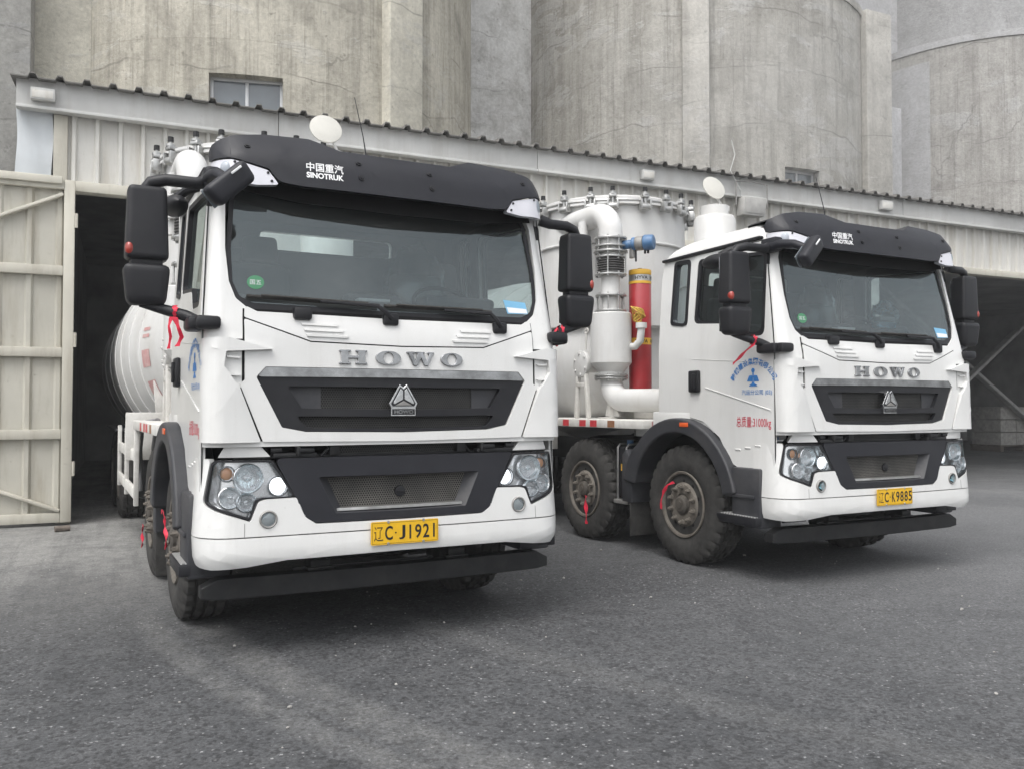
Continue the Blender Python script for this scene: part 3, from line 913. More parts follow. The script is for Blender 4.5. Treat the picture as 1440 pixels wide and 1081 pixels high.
# ------------------------------------------------------------------ lamps on the fascia, floodlight, pallet, pipe
def wall_box(px, pz, ww, hh, label):
    r = empty('wall_lamp', (px, WALL_Y - .16, pz)); tag(r, label, 'lamp', 'small box lamps on the shed fascia')
    m = MB(); m.box((-ww / 2, -.10, -hh / 2), (ww / 2, -.001, hh / 2), .012); m.build('housing', 'fascia_grey', r)
    m = MB(); m.box((-ww / 2 + .02, -.108, -hh / 2 + .02), (ww / 2 - .02, -.099, hh / 2 - .035), .003); m.build('cover', 'sheet_cream', r)
wall_box(-0.97, 5.34, .27, .15, 'small box lamp at the door end of the fascia')
wall_box(7.92, 5.33, .24, .16, 'small box lamp on the fascia above the red cylinder')
wall_box(13.38, 5.35, .30, .18, 'small box lamp on the fascia above the second cab')
fl = empty('flood_lamp', (10.05, WALL_Y - .05, 5.0)); tag(fl, 'dusty flood lamp hanging from the fascia on a thin bracket with a loose cable', 'lamp')
m = MB(); m.prism([(-.25, -.18), (.23, -.18), (.31, .15), (-.20, .15)], 'Y', -.30, -.12, 0, .015); m.build('housing', 'lamp_dusty', fl)
m = MB(); m.box((-.19, -.312, -.14), (.22, -.302, .115), .004); m.build('lens', 'lamp_dusty', fl)
m = MB(); m.tube([(-.31, -.2, .0), (-.31, -.2, .42), (.02, -.2, .44), (.38, -.2, .42), (.38, -.2, 0)], .014, 8); m.build('bracket', 'grey_steel', fl)
m = MB(); m.tube([(-.2, -.2, .25), (-.42, -.18, .6), (-.30, -.16, .9), (-.36, -.14, 1.15)], .009, 8); m.build('cable', 'fascia_grey', fl)

pal = empty('pallet', (27.2, 19.4, 0)); tag(pal, 'low wooden pallet under the block stack inside the shed', 'pallet')
m = MB()
for k in range(5): m.box((-1.2, -.55 + k * .24, .17), (1.2, -.41 + k * .24, .21), .004)
m.build('deck_boards', 'wood_pallet', pal)
for k in (-1.1, 0, 1.1):
    m = MB(); m.box((k - .08, -.54, 0), (k + .08, .54, .165), .006); m.build('bearer', 'wood_pallet', pal)
nblk = 0
for k in range(3):
    for i in range(3):
        m = MB(); m.box((26.05 + i * .78, 18.86, .215 + k * .42), (26.05 + i * .78 + .74, 19.9, .215 + k * .42 + .40), .012)
        row = ('bottom', 'middle', 'top')[k]; col = ('on the side of the trucks', 'in the middle column', 'on the far side')[i]
        tag(m.build('concrete_block', 'brick_grey'), 'grey block in the %s row of the pallet stack, %s' % (row, col), 'block', 'grey blocks stacked on the pallet')
pp = MB(); d = Vector((.19, .05, 0)).normalized(); q = Vector((-.66, 11.42, .035))
pr = []
for k in range(3):
    pass
pb = bmesh.new(); bmesh.ops.create_cone(pb, cap_ends=False, segments=24, radius1=.034, radius2=.034, depth=.16)
bmesh.ops.solidify(pb, geom=pb.faces[:], thickness=.008)
pp.add(pb, Matrix.Translation(q) @ d.to_track_quat('Z', 'Y').to_matrix().to_4x4())
tag(pp.build('pipe_stub', 'rusty_pipe'), 'short rusty pipe offcut lying on the dusty ground by the door', 'pipe')

# ------------------------------------------------------------------ the tanker truck (local frame: x to the picture's right, y backwards, z up)
def build_truck():
    T = empty('tanker_truck')
    YB = lerp_tab([(2.7, 1.80), (2.9, 1.76), (2.95, 1.69), (3.0, 1.58), (3.04, 1.42), (3.065, 1.25), (3.08, 1.05)])
    def shell(zs, off, yback):
        mb = MB(); bm_ = mb.bm; loops = []
        for z in zs:
            yb = YB(z) + yback
            S = WC.side_s(yb - .07, z)
            ss = [WC.F * k / 6 for k in range(7)] + [WC.F + (WC.S0 - WC.F) * k / 8 for k in range(1, 9)] + [WC.S0 + (S - WC.S0) * k / 4 for k in range(1, 5)]
            pts = [WC(-s_, z, off) for s_ in reversed(ss)] + [WC(s_, z, off) for s_ in ss[1:]]
            a = CAB_A(z) + off
            pts += [Vector((a - .05, yb, z)), Vector((a - .3, yb + .0, z)), Vector((-a + .3, yb, z)), Vector((-a + .05, yb, z))]
            loops.append([bm_.verts.new(p) for p in pts])
        n = len(loops[0])
        for A, B in zip(loops, loops[1:]):
            for k in range(n): bm_.faces.new((A[k], A[(k + 1) % n], B[(k + 1) % n], B[k]))
        bm_.faces.new(loops[0][::-1]); bm_.faces.new(loops[-1])
        return mb
    outer = shell([1.24, 1.5, 1.75, 1.9, 1.97, 2.03, 2.2, 2.4, 2.6, 2.75, 2.85, 2.9, 2.93, 2.955, 2.98, 3.005, 3.03, 3.05, 3.065, 3.073, 3.08], 0, 0)
    inner = shell([1.34, 1.6, 1.9, 2.03, 2.2, 2.4, 2.6, 2.85, 2.91], -.05, -.05)
    ws_half = [(0, 2.86), (.98, 2.86), (1.035, 2.72), (1.045, 2.40), (1.03, 2.20), (.995, 2.10), (.93, 2.045), (.84, 2.03), (0, 2.022)]
    ws = fillet(sym(ws_half), .05, 4)
    cws = MB(); cws.prism(ws, 'Y', -1, .56)
    cgr = MB(); cgr.box((-.90, -1, 1.30), (.90, .30, 1.71))
    dwin = fillet([(.30, 2.76), (1.16, 2.82), (1.19, 2.24), (.70, 2.20), (.60, 2.08), (.30, 2.07)], .06, 4)
    qwin = fillet([(1.30, 2.84), (1.52, 2.85), (1.55, 2.26), (1.32, 2.23)], .05, 4)
    cd_ = MB(); cd_.prism(dwin, 'X', -2, 2)
    cq = MB(); cq.prism(qwin, 'X', -2, 2)
    rwin = fillet([(-.54, 2.45), (.54, 2.45), (.54, 2.83), (-.54, 2.83)], .05, 4)
    cr_ = MB(); cr_.prism(rwin, 'Y', 1.5, 2.1)
    mb = MB(); mb.add(bool_mesh(outer, [('DIFFERENCE', inner), ('DIFFERENCE', cgr), ('DIFFERENCE', cws), ('DIFFERENCE', cd_), ('DIFFERENCE', cq), ('DIFFERENCE', cr_)]))
    # pressed ribs on the rear cab corner, roof seam
    cab = mb.build('cab_body', 'white_paint', T, 28)
    lining = shell([1.345, 1.6, 1.9, 2.03, 2.2, 2.4, 2.6, 2.85, 2.905], -.053, -.053)
    li2 = MB(); li2.prism(ws, 'Y', -1, .56); li3 = MB(); li3.prism(dwin, 'X', -2, 2); li4 = MB(); li4.prism(qwin, 'X', -2, 2); li5 = MB(); li5.prism(rwin, 'Y', 1.5, 2.1)
    li0 = shell([1.36, 1.6, 1.9, 2.03, 2.2, 2.4, 2.6, 2.85, 2.89], -.062, -.062)
    mb = MB(); mb.add(bool_mesh(lining, [('DIFFERENCE', li0), ('DIFFERENCE', li2), ('DIFFERENCE', li3), ('DIFFERENCE', li4), ('DIFFERENCE', li5)]))
    mb.build('cabin_lining', 'cabin_lining', cab, 28)
    for sg in (-1, 1):
        rl = MB(); pts = [(1.68, 2.895), (.34, 2.89)]
        beam(rl, (sg * (CAB_A(2.89) + .016), 1.70, 2.885), (sg * (CAB_A(2.9) + .018), .36, 2.895), .05, .028)
        rl.build('drip_rail', 'black_plastic', cab)
    # glass
    gl = panel([(x * 1.012, z + (.012 if z > 2.4 else -.012)) for x, z in ws], WC, -.022, 0)
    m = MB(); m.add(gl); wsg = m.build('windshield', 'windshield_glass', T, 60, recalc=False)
    wi = fillet(sym([(0, 2.80), (.975, 2.82), (1.022, 2.71), (1.034, 2.40), (1.018, 2.20), (.978, 2.115), (.90, 2.078), (0, 2.066)]), .05, 4)
    pbuild('windshield_border', 'black_plastic', wsg, panel([(x * 1.015, z + (.015 if z > 2.4 else -.012)) for x, z in ws], WC, -.012, .004, [wi]), bev=0)
    def sidewin(poly, nm):
        for sg in (-1, 1):
            def wrp(s_, z, off, sg=sg): return Vector((sg * (CAB_A(z) + off), s_, z))
            b_ = panel(poly, wrp, -.02, 0, cut_s=[], cut_z=[2.3, 2.5, 2.7])
            m = MB(); m.add(b_); go = m.build(nm, 'side_glass', T, 60, recalc=False)
            big = [(y + (.012 if y > .9 * (1.5 if nm[0] == 'q' else 1) else -.012), z + (.012 if z > 2.5 else -.012)) for y, z in poly]
            ins = [((y - yc) * kx + yc, (z - zc) * .94 + zc) for y, z in poly for yc, zc, kx in (((1.42 if nm[0] == 'q' else .74), 2.5, (.80 if nm[0] == 'q' else .94)),)]
            pbuild('window_seal', 'black_plastic', go, panel(big, wrp, .008, .03, [ins], cut_s=[], cut_z=[2.3, 2.5, 2.7]), bev=0)
    sidewin(dwin, 'door_window'); sidewin(qwin, 'quarter_window')
    b_ = panel(rwin, lambda s_, z, off: Vector((s_, 1.765 + off, z)), 0, 0, cut_s=[], cut_z=[])
    m = MB(); m.add(b_); m.build('rear_window', 'rear_glass', T, 60, recalc=False)

    # dark joints behind the panels
    m = MB(); m.add(panel([(-.960, 2.04), (.960, 2.04), (.963, 1.86), (1.215, 1.858), (1.218, 1.272), (.84, 1.272), (.93, 1.60), (.93, 1.72), (-.93, 1.72), (-.93, 1.60), (-.84, 1.272), (-1.218, 1.272), (-1.215, 1.858), (-.963, 1.86)], WC, .003, .004)); m.build('panel_joint', 'deep_black', cab)
    m = MB(); m.add(panel(sym([(0, 1.72), (.92, 1.72), (.90, 1.28), (0, 1.28)]), WC, -.10, .01)); m.build('grille_back', 'deep_black', cab)
    for sg in (-1, 1):
        m = MB(); m.add(panel([(sg * .968, 1.80), (sg * 1.085, 1.80), (sg * 1.085, 1.60), (sg * .968, 1.58)][::sg], WC, .007, .003)); m.build('scoop_floor', 'white_paint', cab)
    # hood panels
    up = fillet(sym([(0, 2.015), (.88, 2.025), (.950, 2.058), (.952, 1.989), (.572, 1.861), (0, 1.849)]), .012, 2)
    hb = panel(up, WC, .012, .03)
    bms = [hb]
    for sg in (-1, 1):
        for k in range(3):
            z = 1.965 - k * .034
            bms.append(panel([(sg * (.345 + .03 * (2 - k)), z), (sg * (.60 + .015 * (2 - k)), z + .004), (sg * (.595 + .015 * (2 - k)), z - .010), (sg * (.352 + .03 * (2 - k)), z - .013)][:: 1 if sg > 0 else -1], WC, .021, .01))
    pbuild('hood_panel', 'white_paint', T, *bms, bev=.004)
    gh = fillet(sym([(0, 1.703), (.835, 1.703), (.888, 1.642), (.742, 1.350), (.60, 1.322), (0, 1.312)]), .018, 3)
    lid = fillet(sym([(0, 1.841), (.574, 1.853), (.953, 1.981), (.952, 1.625), (.980, 1.602), (.849, 1.268), (0, 1.258)]), .010, 2)
    pbuild('front_lid', 'white_paint', T, panel(lid, WC, .012, .04, [gh]), bev=.006)

    # upper grille
    grr = empty('grille'); grr.parent = T
    g1 = fillet(sym([(0, 1.590), (.705, 1.590), (.625, 1.462), (0, 1.452)]), .012, 3)
    g2 = fillet(sym([(0, 1.408), (.655, 1.414), (.60, 1.352), (.55, 1.343), (0, 1.334)]), .012, 3)
    def inset(pl, kx, kz, c): return [(x * kx, (z - c) * kz + c) for x, z in pl]
    pbuild('grille_frame', 'black_plastic', grr, panel(inset(gh, .994, .985, 1.5), WC, -.004, .035, [g1, g2]), bev=.005)
    m = MB(); m.add(panel(sym([(0, 1.60), (.72, 1.60), (.60, 1.33), (0, 1.325)]), WC, -.045, .004)); m.build('grille_mesh', 'mesh_dark', grr)
    for sg in (-1, 1):
        m = MB(); m.add(panel([(sg * .50, 1.59), (sg * .70, 1.59), (sg * .62, 1.46), (sg * .50, 1.46)][:: 1 if sg > 0 else -1], WC, -.038, .004)); m.build('grille_blank', 'arch_plastic', grr)
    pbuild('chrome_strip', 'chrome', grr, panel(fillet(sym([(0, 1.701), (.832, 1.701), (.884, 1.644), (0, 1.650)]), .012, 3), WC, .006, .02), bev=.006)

    # chrome serif letters
    LH = .087
    def letter(ch):
        if ch == 'H':
            pl = [(0, 0), (.42, 0), (.42, .13), (.33, .17), (.33, .40), (.67, .40), (.67, .17), (.58, .13), (.58, 0), (1, 0), (1, .13), (.93, .16), (.93, .84), (1, .87), (1, 1), (.58, 1), (.58, .87), (.67, .84), (.67, .60), (.33, .60), (.33, .84), (.42, .87), (.42, 1), (0, 1), (0, .87), (.07, .84), (.07, .16), (0, .13)]
            return pl, []
        if ch == 'O':
            o = [(.5 + .5 * math.cos(t), .5 + .5 * math.sin(t)) for t in [2 * PI * k / 36 for k in range(36)]]
            i = [(.5 + .20 * math.cos(t), .5 + .40 * math.sin(t)) for t in [2 * PI * k / 28 for k in range(28)]]
            return o, [i]
        pl = [(0, 1), (0, .88), (.06, .86), (.24, 0), (.38, 0), (.52, .50), (.64, 0), (.78, 0), (.95, .86), (1, .88), (1, 1), (.74, 1), (.74, .88), (.82, .86), (.74, .36), (.60, .90), (.66, .90), (.66, 1), (.32, 1), (.32, .90), (.40, .88), (.31, .36), (.23, .86), (.31, .88), (.31, 1)]
        return pl, []
    for ch, s0, s1 in (('H', -.405, -.230), ('O', -.176, -.012), ('W', .026, .212), ('O', .258, .414)):
        pl, hol = letter(ch)
        f = lambda p: (s0 + p[0] * (s1 - s0), 1.727 + p[1] * LH)
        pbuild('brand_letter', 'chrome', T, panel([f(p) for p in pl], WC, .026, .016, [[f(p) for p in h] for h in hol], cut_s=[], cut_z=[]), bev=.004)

    # emblem
    em = empty('emblem'); em.parent = T
    k_ = .00126; ez = lambda v: 1.607 - (v - 378) * k_; ex_ = lambda u: (u - 436.5) * k_
    P = lambda L: [(ex_(a), ez(c)) for a, c in L]
    pbuild('badge_plate', 'bright_chrome', em, panel(P([(419, 376), (437, 392), (455, 376), (511, 470), (501, 491), (501, 531), (371, 531), (372, 491), (362, 470)]), WC, .030, .035, cut_s=[], cut_z=[]), bev=.003)
    pbuild('badge_inlay', 'black_plastic', em, panel(P([(420, 388), (437, 402), (454, 388), (500, 470), (492, 484), (381, 484), (373, 470)]), WC, .033, .006, cut_s=[], cut_z=[]),
           panel(P([(378, 497), (495, 497), (495, 525), (378, 525)]), WC, .033, .006, cut_s=[], cut_z=[]), bev=0)
    pbuild('badge_facet', 'bright_chrome', em, panel(P([(421, 398), (433, 408), (433, 450), (388, 474), (382, 468)]), WC, .037, .006, cut_s=[], cut_z=[]),
           panel(P([(453, 398), (441, 408), (441, 450), (486, 474), (492, 468)]), WC, .037, .006, cut_s=[], cut_z=[]), bev=.0015)
    pbuild('badge_facet', 'grey_steel', em, panel(P([(437, 457), (480, 480), (394, 480)]), WC, .037, .006, cut_s=[], cut_z=[]), bev=.0015)
    tb = text_bm('HOWO', 1, .02, .03, width=.125, height=.024)
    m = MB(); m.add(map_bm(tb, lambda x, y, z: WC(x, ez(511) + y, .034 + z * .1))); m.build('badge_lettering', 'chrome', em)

    # corner deflectors
    def coff(s_, z):
        a = abs(s_); t = min(1, max(0, (a - .86) / .16)); t = t * t * (3 - 2 * t)
        f = .014 + .034 * t
        f = max(f, .044) if z > 1.786 else f
        return f if a < 1.10 else .044 + (.016 - .044) * min(1, (a - 1.10) / .10)
    for sg in (-1, 1):
        pl = [(1.214, 1.858), (1.05, 1.866), (.965, 1.846), (.80, 1.803), (.966, 1.792), (1.06, 1.786), (1.070, 1.70), (1.006, 1.607), (.990, 1.596), (.861, 1.266), (1.214, 1.266)]
        pl = fillet(pl, [.02, .03, .0, .0, .0, .012, .02, .02, 0, .01, .012], 3)
        b_ = panel([(sg * a, c) for a, c in (pl if sg > 0 else pl[::-1])], WC, coff, .045)
        o = pbuild('corner_panel', 'white_paint', T, b_, bev=.006)
        vn = MB()
        for zz in (1.755, 1.655):
            vn.add(panel([(sg * .975, zz), (sg * 1.055, zz + .008), (sg * 1.055, zz - .004), (sg * .985, zz - .008)][:: sg], WC, .03, .03, cut_s=[], cut_z=[]))
        vn.build('air_vane', 'white_paint', o)

    # black gap with radiator mesh and hooks under the lid
    m = MB(); m.add(panel(sym([(0, 1.30), (1.12, 1.30), (1.14, .60), (0, .58)]), WB, -.16, .01)); m.build('front_bulkhead', 'deep_black', T)
    m = MB(); m.add(panel(sym([(0, 1.252), (.42, 1.252), (.40, 1.172), (0, 1.170)]), WB, -.07, .006)); m.build('radiator_mesh', 'mesh_dark', T)
    m = MB(); m.box((-1.0, .10, 1.165), (1.0, .17, 1.185), .005)
    for sg in (-1, 1):
        m.box((sg * .66 - .13, .045, 1.17), (sg * .66 + .13, .12, 1.20), .008)
        m.box((sg * .60 - .05, .03, 1.20), (sg * .60 + .05, .10, 1.225), .006)
        m.box((sg * .60 - .055, .025, 1.18), (sg * .60 - .035, .09, 1.235), .005)
        m.box((sg * .42 - .03, .06, 1.18), (sg * .42 + .03, .13, 1.25), .005)
        m.cyl((sg * .74, .06, 1.215), (sg * .80, .06, 1.215), .014, seg=10)
        beam(m, (sg * .42, .09, 1.25), (sg * .50, .09, 1.17), .02, .02)
    m.build('latch_bracket', 'black_steel', T)

    # lower black centre panel
    low = empty('lower_grille'); low.parent = T
    lp = fillet(sym([(0, 1.170), (.805, 1.170), (.676, .950), (.612, .824), (.555, .787), (0, .783)]), [0, .01, .03, .06, .04, 0, 0, .04, .06, .03, .01], 4)
    lh = fillet(sym([(0, 1.052), (.54, 1.055), (.43, .836), (0, .832)]), .012, 3)
    pbuild('centre_panel', 'visor_plastic', low, panel(lp, WB, .014, .035, [lh]), bev=.006)
    ring = bmesh.new(); li = inset(lh, .86, .90, .94)
    A = [ring.verts.new(WB(x, z, .012)) for x, z in lh]; B = [ring.verts.new(WB(x, z, -.06)) for x, z in li]
    for k in range(len(A)): ring.faces.new((A[k], A[(k + 1) % len(A)], B[(k + 1) % len(A)], B[k]))
    m = MB(); m.add(ring); m.build('recess_frame', 'arch_plastic', low)
    m = MB(); m.add(panel(inset(lh, .90, .94, .94), WB, -.055, .005)); m.build('lower_mesh', 'mesh', low)
    pbuild('step_bar', 'steel', low, panel([(-.415, .862), (.415, .862), (.42, .845), (-.42, .845)], WB, -.012, .05), bev=.004)
    m = MB(); p0 = WB(.0, .945, -.055); m.cyl(p0, p0 + Vector((0, -.018, 0)), .036, .033, 24, bev=.004)
    m.box((p0.x - .027, p0.y - .024, p0.z - .004), (p0.x + .027, p0.y - .018, p0.z + .004), .002)
    m.build('tow_eye_cover', 'black_plastic', low)

    # bumper
    bu = fillet([(-.0, .778), (.545, .781), (.604, .818), (.668, .940), (.845, .936), (.885, .926), (.925, .812), (1.12, .880), (1.205, .918), (1.165, 1.150), (1.175, 1.172), (1.42, 1.165), (1.46, 1.10), (1.45, .727), (0, .727)], [0, .03, .05, .012, .02, .03, .01, .03, .04, .02, .01, .06, .04, .01, 0], 4)
    for_s = bu[:]
    full = for_s + [(-x, z) for x, z in reversed(for_s) if x > 1e-6]
    bump = pbuild('bumper', 'white_paint', T, panel(full, WB, .014, .04), bev=.006)
    bl = fillet(sym([(0, .720), (1.45, .720), (1.40, .555), (1.15, .540), (.95, .552), (.72, .582), (0, .588)]), [0, .01, .05, .05, .05, .05, 0, .05, .05, .05, .05, .01], 4)
    pbuild('bumper_lip', 'white_paint', bump, panel(bl, WB, lambda s_, z: .014 - .05 * max(0, (.60 - z) / .06) ** 2 * .4, .04), bev=.010)
    for sg in (-1, 1):
        hc = [(.885, 1.250), (1.085, 1.250), (1.135, 1.178), (.818, 1.178)]
        b_ = panel([(sg * a, c) for a, c in hc][::sg], WB, -.01, .10)
        pbuild('lamp_bracket_cover', 'white_paint', bump, b_, bev=.006)
        sm = MB(); sm.add(panel([(sg * .955, .805), (sg * .958, .805), (sg * .955, .727), (sg * .952, .727)][::sg], WB, .0152, .004, cut_s=[], cut_z=[])); sm.build('bumper_seam', 'grey_steel', bump)
    # headlights
    hl = fillet([(.812, 1.160), (.672, .946), (.845, .942), (.892, .928), (.928, .820), (1.118, .886), (1.196, .922), (1.158, 1.148), (1.135, 1.164)], [.03, .01, .02, .03, .012, .03, .04, .02, .02], 4)
    def inpoly(pl, d):
        cx = sum(p[0] for p in pl) / len(pl); cz = sum(p[1] for p in pl) / len(pl)
        out = []
        for x, z in pl:
            L = math.hypot(x - cx, z - cz); out.append((cx + (x - cx) * (L - d) / L, cz + (z - cz) * (L - d) / L))
        return out
    for sg in (-1, 1):
        H = empty('headlight'); H.parent = T
        side = lambda pl: [(sg * a, c) for a, c in pl][::sg]
        pbuild('housing', 'lamp_chrome', H, panel(side(hl), WB, -.060, .01), bev=0)
        wall = bmesh.new(); pl = side(hl); A = [wall.verts.new(WB(x, z, .0)) for x, z in pl]; B = [wall.verts.new(WB(x, z, -.09)) for x, z in pl]
        for k in range(len(A)): wall.faces.new((A[k], A[(k + 1) % len(A)], B[(k + 1) % len(A)], B[k]))
        m = MB(); m.add(wall); m.build('housing_wall', 'lamp_chrome', H)
        pbuild('rim_seal', 'black_plastic', H, panel(side(hl), WB, .011, .02, [side(inpoly(hl, .014))]), bev=.002)
        m = MB(); m.add(panel(side(hl), WB, .006, 0)); m.build('lens_cover', 'lens_glass', H, 60, recalc=False)
        # brightwork between the lamps
        pbuild('bezel', 'lamp_chrome', H, panel(side([(.70, .965), (.815, 1.14), (.86, 1.14), (.845, .965)]), WB, -.055, .012), panel(side([(.95, .85), (.96, .90), (1.15, .985), (1.17, .94), (1.11, .90)]), WB, -.07, .012), bev=.004)
        for (s_, z, r, nm) in ((.945, 1.058, .081, 'main_reflector'), (1.052, .950, .060, 'fog_reflector'), (.948, .920, .053, 'turn_reflector')):
            c0 = WB(sg * s_, z, -.055); n = (WB(sg * s_, z, .0) - WB(sg * s_, z, -.1)).normalized(); n = (n + Vector((0, -1.2, 0))).normalized()
            bw_ = MB(); bw_.lathe([(.004, .0)] + [(r * math.sqrt(k / 6) * .93, .052 * k / 6) for k in range(1, 7)] + [(r, .054), (r + .006, .050), (r + .006, .030)], 32)
            bw_.sphere((0, 0, .022), r * .30, (1, 1, .9), 0, 14, 10)
            bw_.cyl((0, 0, 0), (0, 0, .03), r * .16, seg=12)
            o = bw_.build(nm, 'reflector', H); o.data.transform(Matrix.Translation(c0) @ n.to_track_quat('Z', 'Y').to_matrix().to_4x4())
        for (s_, z, r, mt, nm) in ((1.086, 1.084, .036, 'amber', 'indicator'), (.765, 1.005, .050, 'drl', 'daytime_lamp')):
            c0 = WB(sg * s_, z, -.05)
            m = MB(); m.sphere(c0, r, (1.0 if nm[0] == 'i' else .92, .45, 1.0), 0, 20, 12); m.build(nm, mt, H)
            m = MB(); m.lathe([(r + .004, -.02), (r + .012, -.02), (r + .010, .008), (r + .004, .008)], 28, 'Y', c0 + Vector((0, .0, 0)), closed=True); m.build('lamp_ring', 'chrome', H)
        F = empty('fog_lamp'); F.parent = T; c0 = WB(sg * .825, .822, .0)
        m = MB(); m.lathe([(.040, -.022), (.046, -.026), (.052, -.020), (.052, .02), (.040, .02)], 32, 'Y', c0, closed=True); m.build('bezel', 'grey_steel', F)
        m = MB(); m.lathe([(0, .012), (.02, .010), (.040, -.012)], 28, 'Y', c0); m.box((c0.x - .03, c0.y - .008, c0.z - .003), (c0.x + .03, c0.y + .004, c0.z + .003)); m.box((c0.x - .003, c0.y - .008, c0.z - .03), (c0.x + .003, c0.y + .004, c0.z + .03)); m.build('reflector', 'reflector', F)
        m = MB(); m.lathe([(0, -.026), (.02, -.0245), (.040, -.018)], 28, 'Y', c0); m.build('lens_cover', 'lens_glass', F, 60)

    # licence plate (lettering is added per truck)
    lpz = .702
    pl = empty('licence_plate'); pl.parent = T
    m = MB(); m.prism(fillet([(-.22, lpz - .07), (.22, lpz - .07), (.22, lpz + .07), (-.22, lpz + .07)], .010, 3), 'Y', -.030, -.024); m.build('plate', 'plate_yellow', pl)
    m = MB()
    for (a, c, a2, c2) in ((-.213, .062, .213, .0635), (-.213, -.0635, .213, -.062), (-.213, -.061, -.2115, .061), (.2115, -.061, .213, .061)):
        m.box((a, -.0308, lpz + c), (a2, -.0300, lpz + c2))
    m.build('plate_border', 'ink_black', pl)
    for x_ in (-.11, .12):
        for z_ in (-.064, .066):
            m = MB(); m.cyl((x_, -.030, lpz + z_), (x_, -.036, lpz + z_), .009, .007, 12); m.build('plate_screw', 'steel', pl)

    # underrun bar
    ub = MB()
    top = bmesh.new(); n = 24; sec = []
    for k in range(n + 1):
        x = -1.16 + 2.32 * k / n; y = .17 + .05 * (x / 1.16) ** 2
        e = max(0, (abs(x) - 1.06) / .10); zt = .468 - .05 * e; zb = .342 + .012 * e
        sec.append([top.verts.new((x, y, zb)), top.verts.new((x, y, zt)), top.verts.new((x, y + .10, zt + .004)), top.verts.new((x, y + .10, zb))])
    for a, c in zip(sec, sec[1:]):
        for k in range(4): top.faces.new((a[k], a[(k + 1) % 4], c[(k + 1) % 4], c[k]))
    top.faces.new(sec[0]); top.faces.new(sec[-1][::-1])
    ub.add(top)
    u_ = ub.build('underrun_bar', 'black_steel', T); bevel_mod(u_, .008)
    m = MB()
    for sg in (-1, 1):
        m.box((sg * .46 - .045, .24, .44), (sg * .46 + .045, .42, .62), .006)
        m.box((sg * .46 - .08, .21, .473), (sg * .46 + .08, .29, .488), .003)
        m.box((sg * .46 - .06, .22, .489), (sg * .46 + .06, .232, .53), .002)
    m.box((-.62, .255, .475), (.30, .272, .490), .003)
    m.build('bar_bracket', 'black_steel', T)

    # chassis, axles, engine underside
    m = MB()
    for sg in (-1, 1):
        m.box((sg * .42 - .04, .45, .80), (sg * .42 + .04, 12.0, 1.08), .01)
    for y in (.6, 2.3, 4.2, 6.0, 8.0, 10.0, 11.8): m.box((-.379, y, .84), (.379, y + .1, 1.02), .01)
    m.build('chassis_frame', 'black_steel', T)
    m = MB(); m.box((-.50, .5, .46), (.46, 2.0, .82), .08); m.cyl((.55, .42, .60), (.95, .42, .60), .055, seg=16); m.cyl((-.86, .40, .56), (-.55, .40, .56), .045, seg=16)
    m.box((-.98, .28, .62), (.98, .42, .78), .02); m.tube([(-.8, .35, .60), (-.3, .3, .57), (.2, .32, .58), (.8, .36, .62)], .018, 8)
    m.build('engine_underside', 'black_steel', T)
    AX = (1.37, 3.10, 7.6, 8.95)
    for y in AX:
        m = MB(); m.cyl((-.82, y, .56), (.82, y, .56), .075, seg=20)
        if y > 5: m.sphere((0, y, .56), .24)
        m.build('axle', 'black_steel', T)
    # wheels
    def wheel(sg, y, dual=False):
        Wh = empty('wheel'); Wh.parent = T; Wh.location = (sg * 1.02, y, .555)
        R0 = .555; seg = 120
        def tyre_prof(w0, w1):
            h = (w1 - w0) / 2; c = (w0 + w1) / 2
            half = [(.300, h * .86), (.335, h * .99), (.40, h * 1.06), (.46, h * 1.05), (.505, h * .97), (.532, h * .90), (R0 - .004, h * .80), (R0, h * .70), (R0, h * .52), (R0 - .020, h * .49), (R0 - .020, h * .40), (R0 + .001, h * .37), (R0 + .001, h * .10), (R0 - .014, h * .07)]
            return [(r, c - hh) for r, hh in half] + [(r, c + hh) for r, hh in reversed(half)]
        def rm(j, k):
            n_ = 28; jj = min(j, n_ - 1 - j)
            if jj in (4, 5, 6, 7, 8): return -.022 if k % 4 == 0 else 0
            if jj in (11, 12): return -.016 if (k + (2 if j < 14 else 0)) % 4 == 1 else 0
            return 0
        tm = MB(); tm.lathe(tyre_prof(-.155, .155), seg, 'X', rmod=rm)
        if dual: tm.lathe([(r, h - sg * .35) for r, h in tyre_prof(-.155, .155)], 72, 'X')
        tm.build('tyre', 'rubber', Wh, 26)
        s_ = sg
        rim = MB()
        fp = [(.302, .125), (.312, .150), (.306, .160), (.290, .156), (.280, .130), (.272, .085), (.262, .070), (.245, .095), (.20, .140), (.185, .150), (.12, .152), (.105, .150)] if not dual else \
             [(.302, .125), (.312, .150), (.306, .160), (.290, .156), (.280, .10), (.270, -.02), (.262, -.06), (.22, -.085), (.12, -.085), (.105, -.08)]
        rim.lathe([(r, s_ * h) for r, h in fp] + [(.10, s_ * .02), (.290, s_ * -.10), (.302, s_ * -.14)], 60, 'X', closed=True)
        rm_ = rim.build('rim', 'rim_steel', Wh, 30)
        hz = (.120, .148, .152) if not dual else (-.075, -.083, -.083)
        hol = MB()
        for k in range(10):
            a = 2 * PI * (k + .5) / 10; c0 = Vector((s_ * (hz[0] + .006), .222 * math.cos(a), .222 * math.sin(a)))
            hb_ = bmesh.new(); bmesh.ops.create_uvsphere(hb_, u_segments=14, v_segments=8, radius=1)
            mt = Matrix.Translation(c0) @ Matrix.Rotation(a, 4, 'X') @ Matrix.Diagonal((.010, .019, .030, 1)); hol.add(hb_, mt)
        hol.build('hand_hole', 'deep_black', Wh)
        n0 = None
